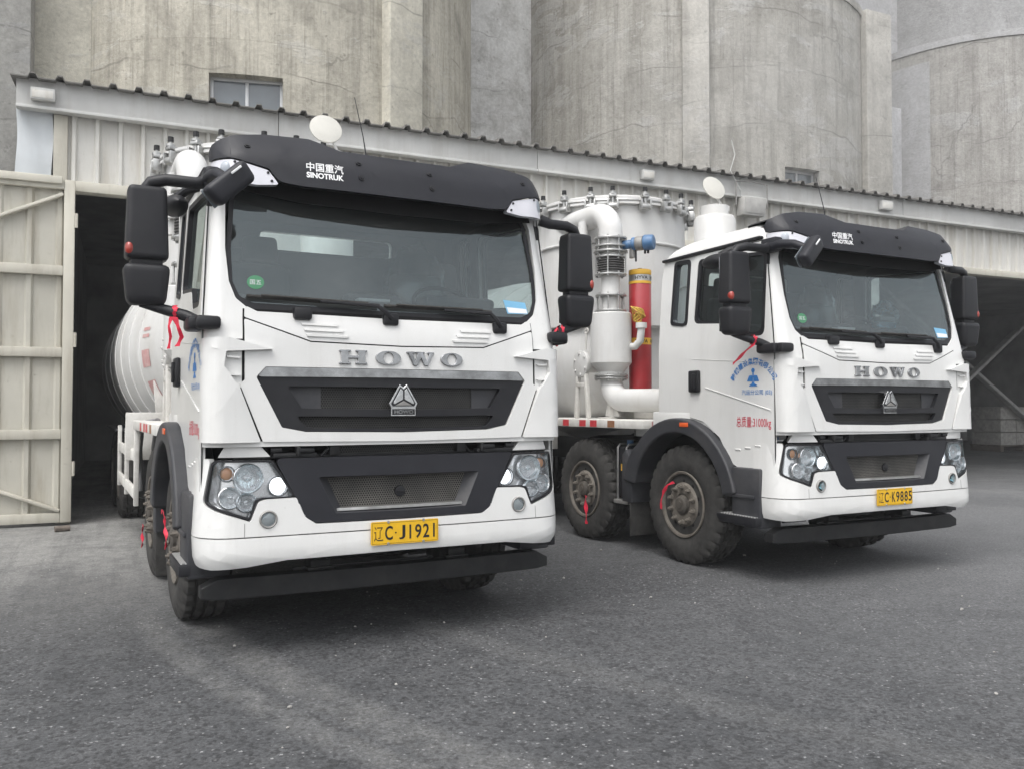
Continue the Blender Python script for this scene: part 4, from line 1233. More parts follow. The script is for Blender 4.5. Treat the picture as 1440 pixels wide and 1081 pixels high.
        for k in range(10):
            a = 2 * PI * k / 10
            if n0 is None:
                nut = MB(); zz = .166; h1 = hz[1]
                nut.cyl((s_ * h1, 0, zz), (s_ * (h1 + .012), 0, zz), .028, .026, 14)
                nut.cyl((s_ * (h1 + .010), 0, zz), (s_ * (h1 + .040), 0, zz), .021, .020, 6)
                nut.cyl((s_ * (h1 + .038), 0, zz), (s_ * (h1 + .054), 0, zz), .011, .010, 8)
                n0 = nut.build('hub_nut', 'rim_steel', Wh, 30)
            else:
                o = n0.copy(); COL.objects.link(o); o.parent = Wh; o.rotation_euler = (a, 0, 0)
        hub = MB(); e = hz[2]
        hub.lathe([(.120, s_ * (e - .01)), (.118, s_ * (e - .03)), (.10, s_ * (e - .035)), (.088, s_ * (e - .01)), (.084, s_ * (e + .018)), (.062, s_ * (e + .032)), (0, s_ * (e + .034))], 36, 'X')
        hub.cyl((s_ * (e + .030), 0, 0), (s_ * (e + .040), 0, 0), .035, seg=6)
        hub.build('hub_cap', 'rim_dark', Wh, 30)
    for y in AX[:2]:
        for sg in (-1, 1): wheel(sg, y)
    for y in AX[2:]:
        for sg in (-1, 1): wheel(sg, y, True)

    # wheel arches, steps, mud flaps
    for sg in (-1, 1):
        cx, cz = 1.37, .56
        an = [R_(a) for a in range(12, 171, 6)]
        outer_ = [(cx + (.82 + (.05 if a < R_(40) else 0)) * math.cos(a), cz + .805 * math.sin(a)) for a in an]
        inner_ = [(cx + .665 * math.cos(a), cz + .665 * math.sin(a)) for a in reversed(an)]
        m = MB(); x0, x1 = sorted((sg * 1.00, sg * 1.262))
        m.prism(outer_ + inner_, 'X', x0, x1)
        ar = m.build('wheel_arch', 'arch_plastic', T, 30); bevel_mod(ar, .022, 3)
        m = MB(); m.box((sg * 1.264 - .006, 1.17, 1.285), (sg * 1.264 + .006, 1.29, 1.325), .004); m.build('side_marker', 'marker_orange', ar)
        # dark liner
        lin = MB(); x0, x1 = sorted((sg * .58, sg * 1.008))
        o2 = [(cx + .72 * math.cos(a), cz + .72 * math.sin(a)) for a in an]
        lin.prism(o2 + [(cx + .67 * math.cos(a), cz + .67 * math.sin(a)) for a in reversed(an)], 'X', x0, x1); lin.build('arch_liner', 'deep_black', ar)
        st = empty('entry_step'); st.parent = T
        m = MB(); x0, x1 = sorted((sg * .98, sg * 1.225)); m.box((x0, .30, .46), (x1, .64, .955), .02)
        m.box((sorted((sg * 1.215, sg * 1.24))[0], .355, .70), (sorted((sg * 1.215, sg * 1.24))[1], .70, .73), .006); m.build('step_box', 'arch_plastic', st)
        m = MB(); x0, x1 = sorted((sg * 1.12, sg * 1.27)); m.prism([(.30, .48), (.74, .48), (.78, .52), (.78, .55), (.30, .55)], 'X', x0, x1, 0, .006); m.build('step_frame', 'black_plastic', st)
        m = MB(); m.box((x0 + .012, .32, .5505), (x1 - .012, .75, .556)); m.build('step_tread', 'tread_plate', st)
        m = MB(); x0, x1 = sorted((sg * .86, sg * 1.22)); m.box((x0, 2.14, .16), (x1, 2.158, .62), .004); m.build('mud_flap', 'rubber', T)
        m = MB(); x0, x1 = sorted((sg * 1.0, sg * 1.23)); m.prism([(2.10, .50), (2.28, .50), (2.28, .98), (2.20, 1.04), (2.14, .96), (2.10, .80)], 'X', x0, x1, 0, .012); m.build('arch_rear_box', 'arch_plastic', T)
        # urea tank with steel straps between the front axles
        ut = empty('small_tank'); ut.parent = T
        m = MB(); x0, x1 = sorted((sg * .82, sg * 1.12)); m.box((x0, 2.31, .52), (x1, 2.52, 1.06), .035); m.build('tank_body', 'black_plastic', ut)
        xx = sg * 1.13
        for yy in (2.335, 2.495):
            m = MB(); m.tube([(sg * .8, yy, 1.075), (xx - sg * .03, yy, 1.075), (xx, yy, 1.04), (xx, yy, .50), (sg * .8, yy, .49)], .012, 8); m.build('strap', 'steel', ut)
        m = MB(); m.box((sorted((xx - sg * .04, xx + sg * .02))[0], 2.29, .455), (sorted((xx - sg * .04, xx + sg * .02))[1], 2.55, .495), .005); m.build('tank_shelf', 'grey_steel', ut)
        m = MB(); m.cyl((sg * 1.03, 2.41, 1.06), (sg * 1.03, 2.41, 1.12), .035, seg=16); m.build('filler_cap', 'valve_blue', ut)
        m = MB(); m.box((sorted((xx - sg * .002, xx - sg * .012))[0], 2.38, .80), (sorted((xx - sg * .002, xx - sg * .012))[1], 2.44, .87)); m.build('warning_sticker', 'hoist_yellow', ut)

    # doors
    for sg in (-1, 1):
        dw = [(y + (.004 if y > .7 else -.004), z) for y, z in dwin]
        dp = fillet([(.31, 2.81), (.35, 2.865), (1.22, 2.872), (1.235, 2.0), (1.245, 1.372), (1.06, 1.335), (.84, 1.20), (.70, .99), (.62, .955), (.19, .955), (.180, 1.0), (.180, 1.95)], [.03, .04, .03, 0, .01, .05, .05, .04, .01, .02, .01, .02], 3)
        def wrp(s_, z, off, sg=sg): return Vector((sg * (CAB_A(z) + off), s_, z))
        hole = [((y - .74) * 1.03 + .74, (z - 2.45) * 1.03 + 2.45) for y, z in dwin]
        D = pbuild('door', 'white_paint', T, panel(dp, wrp, .012, .03, [hole], cut_s=[.3, .6, .9], cut_z=[1.3, 1.6, 1.9, 2.0, 2.3, 2.6, 2.85]), bev=.005)
        jp = [((y - .72) * 1.014 + .72, (z - 1.9) * 1.008 + 1.9) for y, z in dp]
        m = MB(); m.add(panel(jp, wrp, .004, .006, [hole], cut_s=[], cut_z=[2.0])); m.build('door_joint', 'deep_black', D)
        m = MB()
        beam(m, (sg * (1.165 + .013), 1.03, 1.640), (sg * (1.165 + .013), .215, 1.442), .012, .012)
        beam(m, (sg * (1.165 + .0125), 1.22, 1.905), (sg * (1.165 + .0125), .22, 1.835), .006, .006)
        for k in range(3): m.box((sg * 1.177 - .008, .33 + k * .12, 1.135 - k * .02), (sg * 1.177 + .008, .40 + k * .12, 1.15 - k * .02), .006)
        m.build('door_crease', 'white_paint', D)
        hx0, hx1 = sorted((sg * 1.174, sg * 1.212))
        m = MB(); m.box((hx0, 1.09, 1.60), (hx1, 1.235, 1.80), .016); m.box((sorted((sg * 1.21, sg * 1.23))[0], 1.12, 1.63), (sorted((sg * 1.21, sg * 1.23))[1], 1.165, 1.77), .008)
        m.build('door_handle', 'black_plastic', D)
        if sg < 0:   # lettering on the door the photo shows
            X = lambda off: -(1.165 + .012 + off)
            ring_c, ring_r, yc = 1.56, .315, .415
            s = '鞍钢建设集团有限公司'
            bt = MB()
            for k, ch in enumerate(s):
                a = R_(56 - k * 112 / (len(s) - 1))       # + to the left of the viewer = rear
                tb = text_bm(ch, 1, 0, .022, width=.058, height=.058)
                ca, sa = math.cos(a), math.sin(a)
                def f(x, y, z, ca=ca, sa=sa):
                    u = -ring_r * sa * .92 + x * ca - y * sa; v = ring_r * ca * .92 + x * sa + y * ca
                    return (X(.0025), yc - u, ring_c + v)
                bt.add(map_bm(tb, f))
            bt.build('door_lettering', 'ink_blue', D, recalc=False)
            U = .0014
            lg = MB()
            def lp_(pts): return [(yc - (a - 462) * U, 1.728 - (c - 535) * U) for a, c in pts]
            for pts in ([(410, 568), (428, 534), (448, 531), (460, 538), (460, 568)], [(464, 568), (464, 538), (476, 531), (496, 534), (512, 568)], [(457, 505), (467, 505), (467, 545), (457, 545)], [(452, 570), (472, 570), (472, 580), (492, 590), (497, 597), (427, 597), (432, 590), (452, 580)], [(462 + 14 * math.cos(2 * PI * k / 20), 502 + 14 * math.sin(2 * PI * k / 20)) for k in range(20)]):
                lg.prism(lp_(pts), 'X', X(.003), X(.001))
            lg.build('door_logo', 'ink_blue', D)
            tb = text_bm('汽运分公司 (03)', 1, 0, .008, width=.355, height=.050)
            m = MB(); m.add(map_bm(tb, lambda x, y, z: (X(.0025), .375 - x, 1.588 + y))); m.build('door_lettering', 'ink_blue', D, recalc=False)
            tb = text_bm('总质量:31000kg', 1, 0, .006, width=.41, height=.105)
            m = MB(); m.add(map_bm(tb, lambda x, y, z: (X(.0025), .415 - x, 1.335 + y))); m.build('weight_lettering', 'ink_red', D, recalc=False)

    # lower cab side behind the door, under the quarter window
    for sg in (-1, 1):
        m = MB(); x0, x1 = sorted((sg * 1.05, sg * 1.168)); m.box((x0, 1.26, 1.235), (x1, 1.83, 1.42), .012); m.build('cab_sill', 'white_paint', T)

    # roof visor fairing
    vt = [(0, 3.050), (.375, 3.056), (.56, 3.128), (.84, 3.120), (1.02, 3.082), (1.15, 3.03), (1.215, 2.97), (1.215, 2.925), (1.02, 2.925), (.815, 2.875), (.758, 2.800), (.62, 2.786), (0, 2.782)]
    vr = [0, .015, .02, .08, .08, .05, .02, .01, .05, .03, .02, .08, 0]
    vt = fillet(sym(vt), vr + vr[:0:-1][:-1], 4)
    VZ = empty('sun_visor'); VZ.parent = T
    pbuild('fairing', 'visor_plastic', VZ, panel(vt, WV, .02, .045), bev=.012)
    tp = bmesh.new(); nn = 40; rows = []
    zt = lambda s_: lerp_tab([(0, 3.049), (.36, 3.054), (.39, 3.061), (.545, 3.122), (.58, 3.126), (.82, 3.119), (1.0, 3.085), (1.10, 3.05)])(abs(s_))
    for k in range(nn + 1):
        s_ = -1.10 + 2.20 * k / nn; z = zt(s_)
        p = WV(s_, z, -.02); rows.append([tp.verts.new(p), tp.verts.new((p.x * .985, .62, min(z, 3.115) - .005)), tp.verts.new((p.x * .98, .62, 3.0)), tp.verts.new(p - Vector((0, 0, .04)))])
    for a, c in zip(rows, rows[1:]):
        for q in range(3): tp.faces.new((a[q], c[q], c[q + 1], a[q + 1]))
    m = MB(); m.add(tp); m.build('fairing_top', 'visor_plastic', VZ, 40)
    # underside shade board behind the fairing
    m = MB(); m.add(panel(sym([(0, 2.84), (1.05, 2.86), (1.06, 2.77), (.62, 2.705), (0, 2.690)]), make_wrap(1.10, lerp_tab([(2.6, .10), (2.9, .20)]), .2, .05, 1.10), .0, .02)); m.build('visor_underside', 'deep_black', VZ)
    for (s_, z) in ((-.93, 3.01), (.93, 3.01), (-.27, 2.975), (-.26, 2.88), (.20, 2.965), (.21, 2.87)):
        c0 = WV(s_, z, .020); n = (WV(s_, z + .02, .02) - WV(s_, z - .02, .02)).cross(Vector((1, 0, 0))).normalized()
        if n.y > 0: n = -n
        m = MB(); m.cyl(c0, c0 + n * .007, .019, .017, 18); m.cyl(c0 + n * .007, c0 + n * .013, .010, .009, 6); m.build('bolt', 'black_plastic', VZ)
    tb = text_bm('中国重汽', 1, .0, .016, width=.225, height=.056)
    tb2 = text_bm('SINOTRUK', 1, .0, .036, width=.225, height=.036)
    m = MB(); m.add(map_bm(tb, lambda x, y, z: WV(-.485 + x, 2.915 + y, .0225))); m.add(map_bm(tb2, lambda x, y, z: WV(-.485 + x, 2.862 + y, .0225)))
    m.build('visor_lettering', 'ink_white', VZ, recalc=False)
    for sg in (-1, 1):
        L = empty('marker_lamp'); L.parent = T
        lpoly = fillet([(.758, 2.782), (.818, 2.866), (1.02, 2.916), (1.21, 2.917), (1.21, 2.80), (1.08, 2.780), (.88, 2.770)], [.01, .03, .03, .01, .01, .02, .01], 3)
        pbuild('lens', 'lamp_white', L, panel([(sg * a, c) for a, c in lpoly][::sg], WV, .012, .05), bev=.006)
        m = MB(); c0 = WV(sg * 1.06, 2.855, .006)
        n = (WV(sg * 1.06, 2.855, .02) - WV(sg * 1.06, 2.855, 0)).normalized()
        m.sphere((0, 0, 0), .042, (.8, 1.2, .3)); o = m.build('bulb_lens', 'lens_glass', L); o.data.transform(Matrix.Translation(c0) @ n.to_track_quat('Z', 'Y').to_matrix().to_4x4())
        for s_, z in ((.82, 2.85), (1.0, 2.90), (.80, 2.80), (1.14, 2.80)):
            m = MB(); p = WV(sg * s_, z, .012); q = WV(sg * s_, z, .018); m.cyl(p, q, .008, seg=10); m.build('screw', 'black_plastic', L)
    # horns and antenna on the roof
    for x in (-.22, .17):
        m = MB(); m.sphere((x, .66, 3.095), .085, (1, 1.3, .75)); m.build('roof_horn', 'black_plastic', T)
    m = MB(); m.cyl((-.02, .66, 3.06), (-.02, .66, 3.13), .028, .012, 16); m.tube([(-.02, .66, 3.12), (-.05, .68, 3.34), (-.10, .72, 3.62)], [.007, .004, .0025], 8); m.build('antenna', 'black_plastic', T)

    # wipers
    def wiper(p0, elbow, pivot, tip_far):
        Wp = empty('wiper'); Wp.parent = T
        f = lambda q, o: WC(q[0], q[1], o)
        m = MB(); m.tube([f(pivot, .04), f(((pivot[0] + elbow[0]) / 2, (pivot[1] + elbow[1]) / 2), .06), f(elbow, .05), f(((elbow[0] * .55 + p0[0] * .45), (elbow[1] * .55 + p0[1] * .45)), .028)], [.018, .016, .014, .009], 8)
        m.box(f(pivot, .0) + Vector((-.05, -.045, -.045)), f(pivot, .0) + Vector((.05, .02, .03)), .014); m.build('wiper_arm', 'black_plastic', Wp)
        m = MB(); pts = [f((p0[0] + (tip_far[0] - p0[0]) * t, p0[1] + (tip_far[1] - p0[1]) * t), .006) for t in [k / 10 for k in range(11)]]
        m.tube(pts, .012, 6); m.tube([p + Vector((0, -.016, .008)) for p in pts[1:10]], .009, 6); m.build('wiper_blade', 'rubber', Wp)
    wiper((-.94, 2.115), (-.16, 2.092), (-.07, 2.020), (-.13, 2.098))
    wiper((-.10, 2.10), (.63, 2.085), (.70, 2.00), (.66, 2.10))
    m = MB(); p = WC(-.62, 2.02, .0); m.box(p + Vector((-.055, -.05, -.035)), p + Vector((.055, .02, .04)), .016); m.build('hinge_cover', 'black_plastic', T)

    # mirrors
    def taper_box(lo, hi, top=1.0, bot=1.0, bev=.03):
        b_ = bmesh.new(); bmesh.ops.create_cube(b_, size=1)
        for v in b_.verts:
            k = top if v.co.z > 0 else bot
            v.co = Vector(((lo[0] + hi[0]) / 2 + v.co.x * k * (hi[0] - lo[0]), (lo[1] + hi[1]) / 2 + v.co.y * k * (hi[1] - lo[1]), (lo[2] + hi[2]) / 2 + v.co.z * (hi[2] - lo[2])))
        bmesh.ops.bevel(b_, geom=b_.edges[:], offset=bev, segments=4, affect='EDGES', profile=0.6, clamp_overlap=True)
        return b_
    for sg in (-1, 1):
        Mr = empty('side_mirror'); Mr.parent = T
        xa, xb = sorted((sg * 1.345, sg * 1.575))
        m = MB(); m.add(taper_box((xa, .24, 2.31), (xb, .40, 2.735), .90, 1.02, .035)); m.build('upper_housing', 'black_plastic', Mr, 50)
        m = MB(); m.add(taper_box((xa - .01, .23, 2.05), (xb + .01, .40, 2.285), 1.02, .84, .05)); m.build('lower_housing', 'black_plastic', Mr, 50)
        m = MB(); m.box((xa + .03, .27, 2.27), (xb - .03, .37, 2.325), .01); m.build('housing_joint', 'black_plastic', Mr)
        m = MB()
        m.tube([(sg * 1.47, .32, 2.725), (sg * 1.44, .31, 2.765), (sg * 1.36, .29, 2.785), (sg * 1.20, .25, 2.775), (sg * 1.13, .27, 2.80)], [.032, .036, .036, .036, .042], 12); m.build('upper_arm', 'black_plastic', Mr, 45)
        m = MB()
        m.tube([(sg * 1.49, .32, 2.065), (sg * 1.38, .30, 2.035), (sg * 1.25, .25, 1.995), (sg * 1.20, .22, 1.965)], [.024, .03, .034, .036], 12); m.build('lower_arm', 'black_plastic', Mr, 45)
        m = MB()
        m.box((sorted((sg * 1.165, sg * 1.26))[0], .09, 1.905), (sorted((sg * 1.165, sg * 1.26))[1], .30, 1.985), .022)
        m.box((sorted((sg * 1.085, sg * 1.225))[0], .035, 1.91), (sorted((sg * 1.085, sg * 1.225))[1], .12, 1.985), .022)
        m.build('arm_mount', 'black_plastic', Mr, 45)
        m = MB()
        for z0, z1 in ((2.35, 2.70), (2.085, 2.26)): m.box((xa + .025, .398, z0), (xb - .025, .408, z1), .003)
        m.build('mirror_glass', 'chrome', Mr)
        m = MB(); m.sphere((sg * 1.553, .262, 2.365), .05, (.50, .62, .85)); m.build('mirror_marker', 'lens_red', Mr)
    for sg in (-1,):
        Km = empty('kerb_mirror'); Km.parent = T
        m = MB(); m.sphere((sg * 1.255, .78, 2.745), .09, (.85, 1.9, .72)); m.build('mirror_housing', 'black_plastic', Km)
        m = MB(); m.tube([(sg * 1.10, .62, 2.86), (sg * 1.20, .68, 2.83), (sg * 1.25, .74, 2.79)], [.03, .028, .03], 10); m.build('mirror_arm', 'black_plastic', Km)
    Fm = empty('front_mirror'); Fm.parent = T
    mt = Matrix.Translation((-1.075, -.13, 2.70)) @ Matrix.Rotation(R_(12), 4, 'Z') @ Matrix.Rotation(R_(-43), 4, 'Y')
    m = MB(); b_ = taper_box((-.150, -.05, -.066), (.150, .05, .066), 1, .92, .042); m.add(b_, mt); m.build('mirror_housing', 'visor_plastic', Fm, 50)
    m = MB(); m.box((.02, -.060, .035), (.095, -.052, .048), .003, 0, mt); m.build('mirror_label', 'ink_white', Fm)
    m = MB(); m.box((-.14, .052, -.058), (.14, .060, .058), .004, 0, mt); m.build('mirror_glass', 'window_dark', Fm)
    m = MB(); m.tube([(-1.13, .30, 2.80), (-1.13, .14, 2.80), (-1.12, .0, 2.78), (-1.085, -.09, 2.735)], [.045, .04, .034, .03], 12); m.box((-1.165, .16, 2.75), (-1.07, .34, 2.87), .025); m.build('mirror_arm', 'visor_plastic', Fm, 45)

    # cabin interior
    m = MB()
    m.prism(fillet([(.20, 2.03), (.30, 2.10), (.62, 2.19), (.86, 2.15), (.92, 1.95), (.80, 1.5), (.25, 1.5)], .04, 4), 'X', -1.08, 1.08); db = m.build('dashboard', 'cabin_grey', T)
    m = MB(); m.box((.35, .50, 2.16), (.90, .74, 2.25), .05); m.box((-.20, .55, 2.15), (.20, .72, 2.24), .04); m.build('instrument_hood', 'cabin_grey', db)
    m = MB(); m.box((-.16, .42, 2.165), (.06, .50, 2.185), .004); m.build('paper_sheet', 'paper_white', db)
    m = MB(); pts = []
    for k in range(32):
        a = 2 * PI * k / 32; pts.append((.62 + .24 * math.cos(a), .80 + .24 * math.sin(a) * .55, 2.21 + .24 * math.sin(a) * .62 * 1.0))
    m.tube(pts, .016, 8, closed=True); m.cyl((.62, .80, 2.21), (.62, .66, 2.05), .035, seg=12); m.box((.40, .785, 2.195), (.84, .815, 2.215), .008); m.build('steering_wheel', 'black_plastic', T)
    for x in (-.60, .62):
        st = empty('seat'); st.parent = T
        m = MB(); m.box((x - .25, .95, 1.72), (x + .25, 1.40, 1.88), .06); m.build('seat_cushion', 'seat_cloth', st)
        m = MB(); m.add(taper_box((x - .25, 1.32, 1.80), (x + .25, 1.46, 2.52), .85, 1, .06)); m.build('seat_back', 'seat_cloth', st)
        m = MB(); m.add(taper_box((x - .14, 1.36, 2.52), (x + .14, 1.46, 2.72), .85, 1, .04)); m.build('headrest', 'seat_cloth', st)
        if x > 0:
            m = MB(); fb = bmesh.new(); bmesh.ops.create_uvsphere(fb, u_segments=24, v_segments=18, radius=1)
            for v in fb.verts:
                v.co = v.co * (1 + .05 * math.sin(v.co.x * 9 + v.co.z * 13) + .04 * math.sin(v.co.z * 21 + v.co.y * 8))
            m.add(fb, Matrix.Translation((x, 1.40, 2.36)) @ Matrix.Diagonal((.27, .13, .40, 1))); m.build('plastic_cover', 'plastic_film', st, 20)
    m = MB(); m.box((-1.05, 1.50, 1.6), (1.05, 1.72, 2.66), .05); m.build('bunk', 'cabin_grey', T)
    # stickers behind the glass
    m = MB(); b_ = panel([(-.885 + .050 * math.cos(t), 2.205 + .042 * math.sin(t)) for t in [2 * PI * k / 24 for k in range(24)]], WC, -.019, .001, cut_s=[], cut_z=[]); m.add(b_); sk = m.build('green_sticker', 'sticker_green', wsg)
    tb = text_bm('国五', 1, 0, .0, width=.066, height=.030); m = MB(); m.add(map_bm(tb, lambda x, y, z: WC(-.885 + x, 2.205 + y, -.0175))); m.build('sticker_lettering', 'paper_white', sk, recalc=False)
    m = MB(); m.add(panel([(.78, 2.195), (.955, 2.185), (.965, 2.105), (.80, 2.10)], WC, -.019, .001, cut_s=[], cut_z=[])); sk = m.build('pass_card', 'sticker_blue', wsg)
    m = MB(); m.add(panel([(.80, 2.145), (.955, 2.140), (.96, 2.11), (.81, 2.107)], WC, -.0175, .001, cut_s=[], cut_z=[])); m.build('card_strip', 'paper_white', sk)

    # deck and rear equipment
    m = MB(); m.box((-1.24, 1.90, 1.245), (1.24, 4.25, 1.335), .01); dk = m.build('deck', 'dusty_white', T)
    for sg in (-1, 1):
        for y, mt in ((3.38, 'tape_red'), (3.02, 'tape_red'), (2.80, 'tape_red'), (2.46, 'tape_brown')):
            m = MB(); x0, x1 = sorted((sg * 1.238, sg * 1.243)); m.box((x0, y - .065, 1.255), (x1, y + .065, 1.325)); m.build('reflective_tape', mt, dk)
        m = MB(); beam(m, (sg * 1.18, 4.27, 1.27), (sg * 1.18, 4.55, .62), .02, .16); m.build('fender_strut', 'dusty_white', dk)
    for x in (-1.1, -1.0, -.9):
        m = MB(); m.box((x - .03, 1.893, 1.258), (x + .03, 1.8985, 1.322)); m.build('reflective_tape', 'tape_pink', dk)
    # tank
    TZ = 2.12
    prof = [(0, 3.60), (.35, 3.62), (.60, 3.69), (.78, 3.83), (.90, 4.08), (.985, 4.45), (1.06, 4.9), (1.13, 5.4), (1.20, 6.0), (1.24, 6.6), (1.25, 7.0), (1.25, 11.2), (1.15, 11.42), (.8, 11.58), (0, 11.66)]
    m = MB(); m.lathe(prof, 96, 'Y', (0, 0, TZ)); tk = m.build('tank', 'tank_white', T, 22)
    rr = lambda y: lerp_tab([(p[1], p[0]) for p in prof])(y)
    for y in (5.32, 5.85, 6.45, 7.2, 8.4, 9.8, 10.9):
        m = MB(); r0 = rr(y); m.lathe([(r0 - .02, y - .022), (r0 + .008, y - .016), (r0 + .010, y + .016), (r0 - .02, y + .022)], 96, 'Y', (0, 0, TZ), closed=True); m.build('tank_rib', 'tank_white', tk)
    for sg in (-1, 1):
        for a0, a1, y0, y1, mt in ((5, 7, 4.86, 5.14, 'tape_pink'), (9, 11, 4.86, 5.14, 'tape_pink'), (-12, -2, 4.84, 5.16, 'tape_pink'), (-30, -20, 4.84, 5.16, 'tape_pink'), (-48, -39, 4.84, 5.16, 'tape_pink')):
            tp = bmesh.new(); rows = []
            for k in range(7):
                a = R_(a0 + (a1 - a0) * k / 6); rows.append([tp.verts.new((sg * (rr(y) + .004) * math.cos(a), y, TZ + (rr(y) + .004) * math.sin(a))) for y in (y0, (y0 + y1) / 2, y1)])
            for a_, c_ in zip(rows, rows[1:]):
                for q in range(2): tp.faces.new((a_[q], c_[q], c_[q + 1], a_[q + 1]))
            m = MB(); m.add(tp); m.build('reflective_tape', mt, tk)
    for y in (4.9, 6.6, 8.9, 10.8):
        m = MB(); m.prism([(-.95, 1.08), (.95, 1.08), (1.0, 1.75), (.6, 1.4), (-.6, 1.4), (-1.0, 1.75)], 'Y', y - .03, y + .03, 0, .004); m.build('tank_saddle', 'dusty_white', tk)
    # upright filter drum with clamped lid
    DR = .97
    m = MB(); m.lathe([(DR, 2.45), (DR, 3.93), (DR + .005, 3.935), (0, 3.935)], 80, 'Z', (0, 4.32, 0)); dr = m.build('filter_drum', 'tank_white', T, 30)
    m = MB(); m.lathe([(DR + .004, 3.90), (DR + .065, 3.90), (DR + .065, 3.935), (DR + .004, 3.936)], 80, 'Z', (0, 4.32, 0), closed=True)
    m.lathe([(DR + .065, 3.955), (DR + .065, 3.985), (DR - .05, 4.03), (.5, 4.12), (0, 4.15), ], 80, 'Z', (0, 4.32, 0)); m.build('drum_lid', 'tank_white', dr, 30)
    m = MB(); m.tube([((DR + .055) * math.cos(2 * PI * k / 80), 4.32 + (DR + .055) * math.sin(2 * PI * k / 80), 3.945) for k in range(80)], .020, 8, closed=True); m.build('clamp_ring', 'steel', dr)
    m = MB(); m.tube([((DR + .02) * math.cos(2 * PI * k / 80), 4.32 + (DR + .02) * math.sin(2 * PI * k / 80), 3.45) for k in range(80)], .018, 8, closed=True); m.build('drum_hoop', 'tank_white', dr)
    base_c = None
    for k in range(20):
        a = 2 * PI * (k + .35 + .12 * math.sin(k * 2.3)) / 20
        if base_c is None:
            m = MB()
            m.cyl((0, 0, -.085), (0, 0, .10), .014, seg=10)
            m.cyl((0, 0, .085), (0, 0, .125), .024, .022, 10, 1)
            m.cyl((0, 0, .045), (0, 0, .062), .036, .036, 12, 0)
            m.cyl((-.04, 0, -.07), (.04, 0, -.07), .034, .034, 14, 0, .004)
            m.box((-.055, -.035, -.10), (-.038, .035, .0), .004); m.box((.038, -.035, -.10), (.055, .035, .0), .004)
            m.box((-.035, -.065, .015), (.035, .03, .045), .006)
            base_c = m.build('lid_clamp', ['steel', 'black_steel'], dr, 35); o = base_c
        else:
            o = base_c.copy(); COL.objects.link(o); o.parent = dr
        o.location = ((DR + .085) * math.cos(a), 4.32 + (DR + .085) * math.sin(a), 3.95); o.rotation_euler = (0, 0, a - PI / 2); o.scale = (1.25, 1.25, 1.2)
    # weld saddle between drum and tank
    # suction pipe with elbow, bellows and valve on the picture's left side of the drum
    PX, PY = -.86, 3.02
    pp = empty('suction_pipe'); pp.parent = T
    def flange(mb, z, r, h=.022, nb=8, x=PX, y=PY):
        mb.cyl((x, y, z - h / 2), (x, y, z + h / 2), r, seg=32, bev=.004)
        for k in range(nb):
            a = 2 * PI * k / nb; mb.cyl((x + (r - .022) * math.cos(a), y + (r - .022) * math.sin(a), z - h / 2 - .016), (x + (r - .022) * math.cos(a), y + (r - .022) * math.sin(a), z + h / 2 + .016), .012, seg=6)
    def arc_pts(c, u, v, r, a0, a1, n=10):
        return [Vector(c) + r * (math.cos(a0 + (a1 - a0) * k / n) * Vector(u) + math.sin(a0 + (a1 - a0) * k / n) * Vector(v)) for k in range(n + 1)]
    ctr = Vector((PX, PY + .26, 3.42))
    dirb = Vector((.03, .99, .03)).normalized()
    pts = [Vector((PX, PY, 3.36)), Vector((PX, PY, 3.42))] + arc_pts(ctr + Vector((0, 0, 0)), (0, -1, 0), (0, 0, 1), .26, 0, PI / 2, 10)[1:]
    last = pts[-1]; pts += [last + dirb * t for t in (.15, .4, .7, 1.15)]
    m = MB(); m.tube(pts, [.135] * (len(pts) - 2) + [.13, .09], 28); m.build('upper_elbow', 'tank_white', pp, 40)
    for z0, z1, r in ((2.50, 2.98, .108), (3.14, 3.36, .12)):
        m = MB(); m.cyl((PX, PY, z0), (PX, PY, z1), r, seg=28); m.build('pipe_column', 'tank_white', pp)
    for z, r in ((3.365, .185), (3.275, .185), (3.215, .195), (3.155, .17), (2.955, .18), (2.72, .175), (2.545, .175)):
        m = MB(); flange(m, z, r); m.build('flange', 'steel', pp, 30)
    m = MB()
    prof = [(.125, 2.97)]
    for k in range(6): prof += [(.155, 2.982 + k * .027), (.155, 2.990 + k * .027), (.122, 2.997 + k * .027), (.122, 3.005 + k * .027)]
    m.lathe(prof + [(.125, 3.145)], 32, 'Z', (PX, PY, 0)); m.build('bellows', 'bellows_rubber', pp)
    m = MB()
    for k in range(4):
        a = 2 * PI * (k + .5) / 4; m.cyl((PX + .172 * math.cos(a), PY + .172 * math.sin(a), 2.93), (PX + .172 * math.cos(a), PY + .172 * math.sin(a), 3.18), .008, seg=8)
    for k in range(8):
        a = 2 * PI * k / 8; m.cyl((PX + .153 * math.cos(a), PY + .153 * math.sin(a), 2.53), (PX + .153 * math.cos(a), PY + .153 * math.sin(a), 2.74), .009, seg=8); m.cyl((PX + .16 * math.cos(a), PY + .16 * math.sin(a), 3.26), (PX + .16 * math.cos(a), PY + .16 * math.sin(a), 3.38), .009, seg=8)
    m.build('tie_rod', 'steel', pp)
    m = MB(); m.lathe([(.0, 2.52), (.225, 2.52), (.232, 2.51), (.232, 1.96), (.225, 1.95), (.15, 1.86), (.145, 1.83), (0, 1.83)], 40, 'Z', (PX, PY, 0)); m.build('dust_pot', 'tank_white', pp, 30)
    for z in (1.815, 1.787):
        m = MB(); flange(m, z, .19, .02, 8); m.build('flange', 'steel', pp, 30)
    ce2 = Vector((PX, PY - .24, 1.78))
    pts = arc_pts(ce2, (0, 1, 0), (0, 0, -1), .24, 0, PI / 2, 10) + [Vector((PX + .02, PY - .6, 1.535)), Vector((PX + .05, 1.93, 1.53))]
    m = MB(); m.tube(pts, .125, 28); m.build('lower_elbow', 'tank_white', pp, 40)
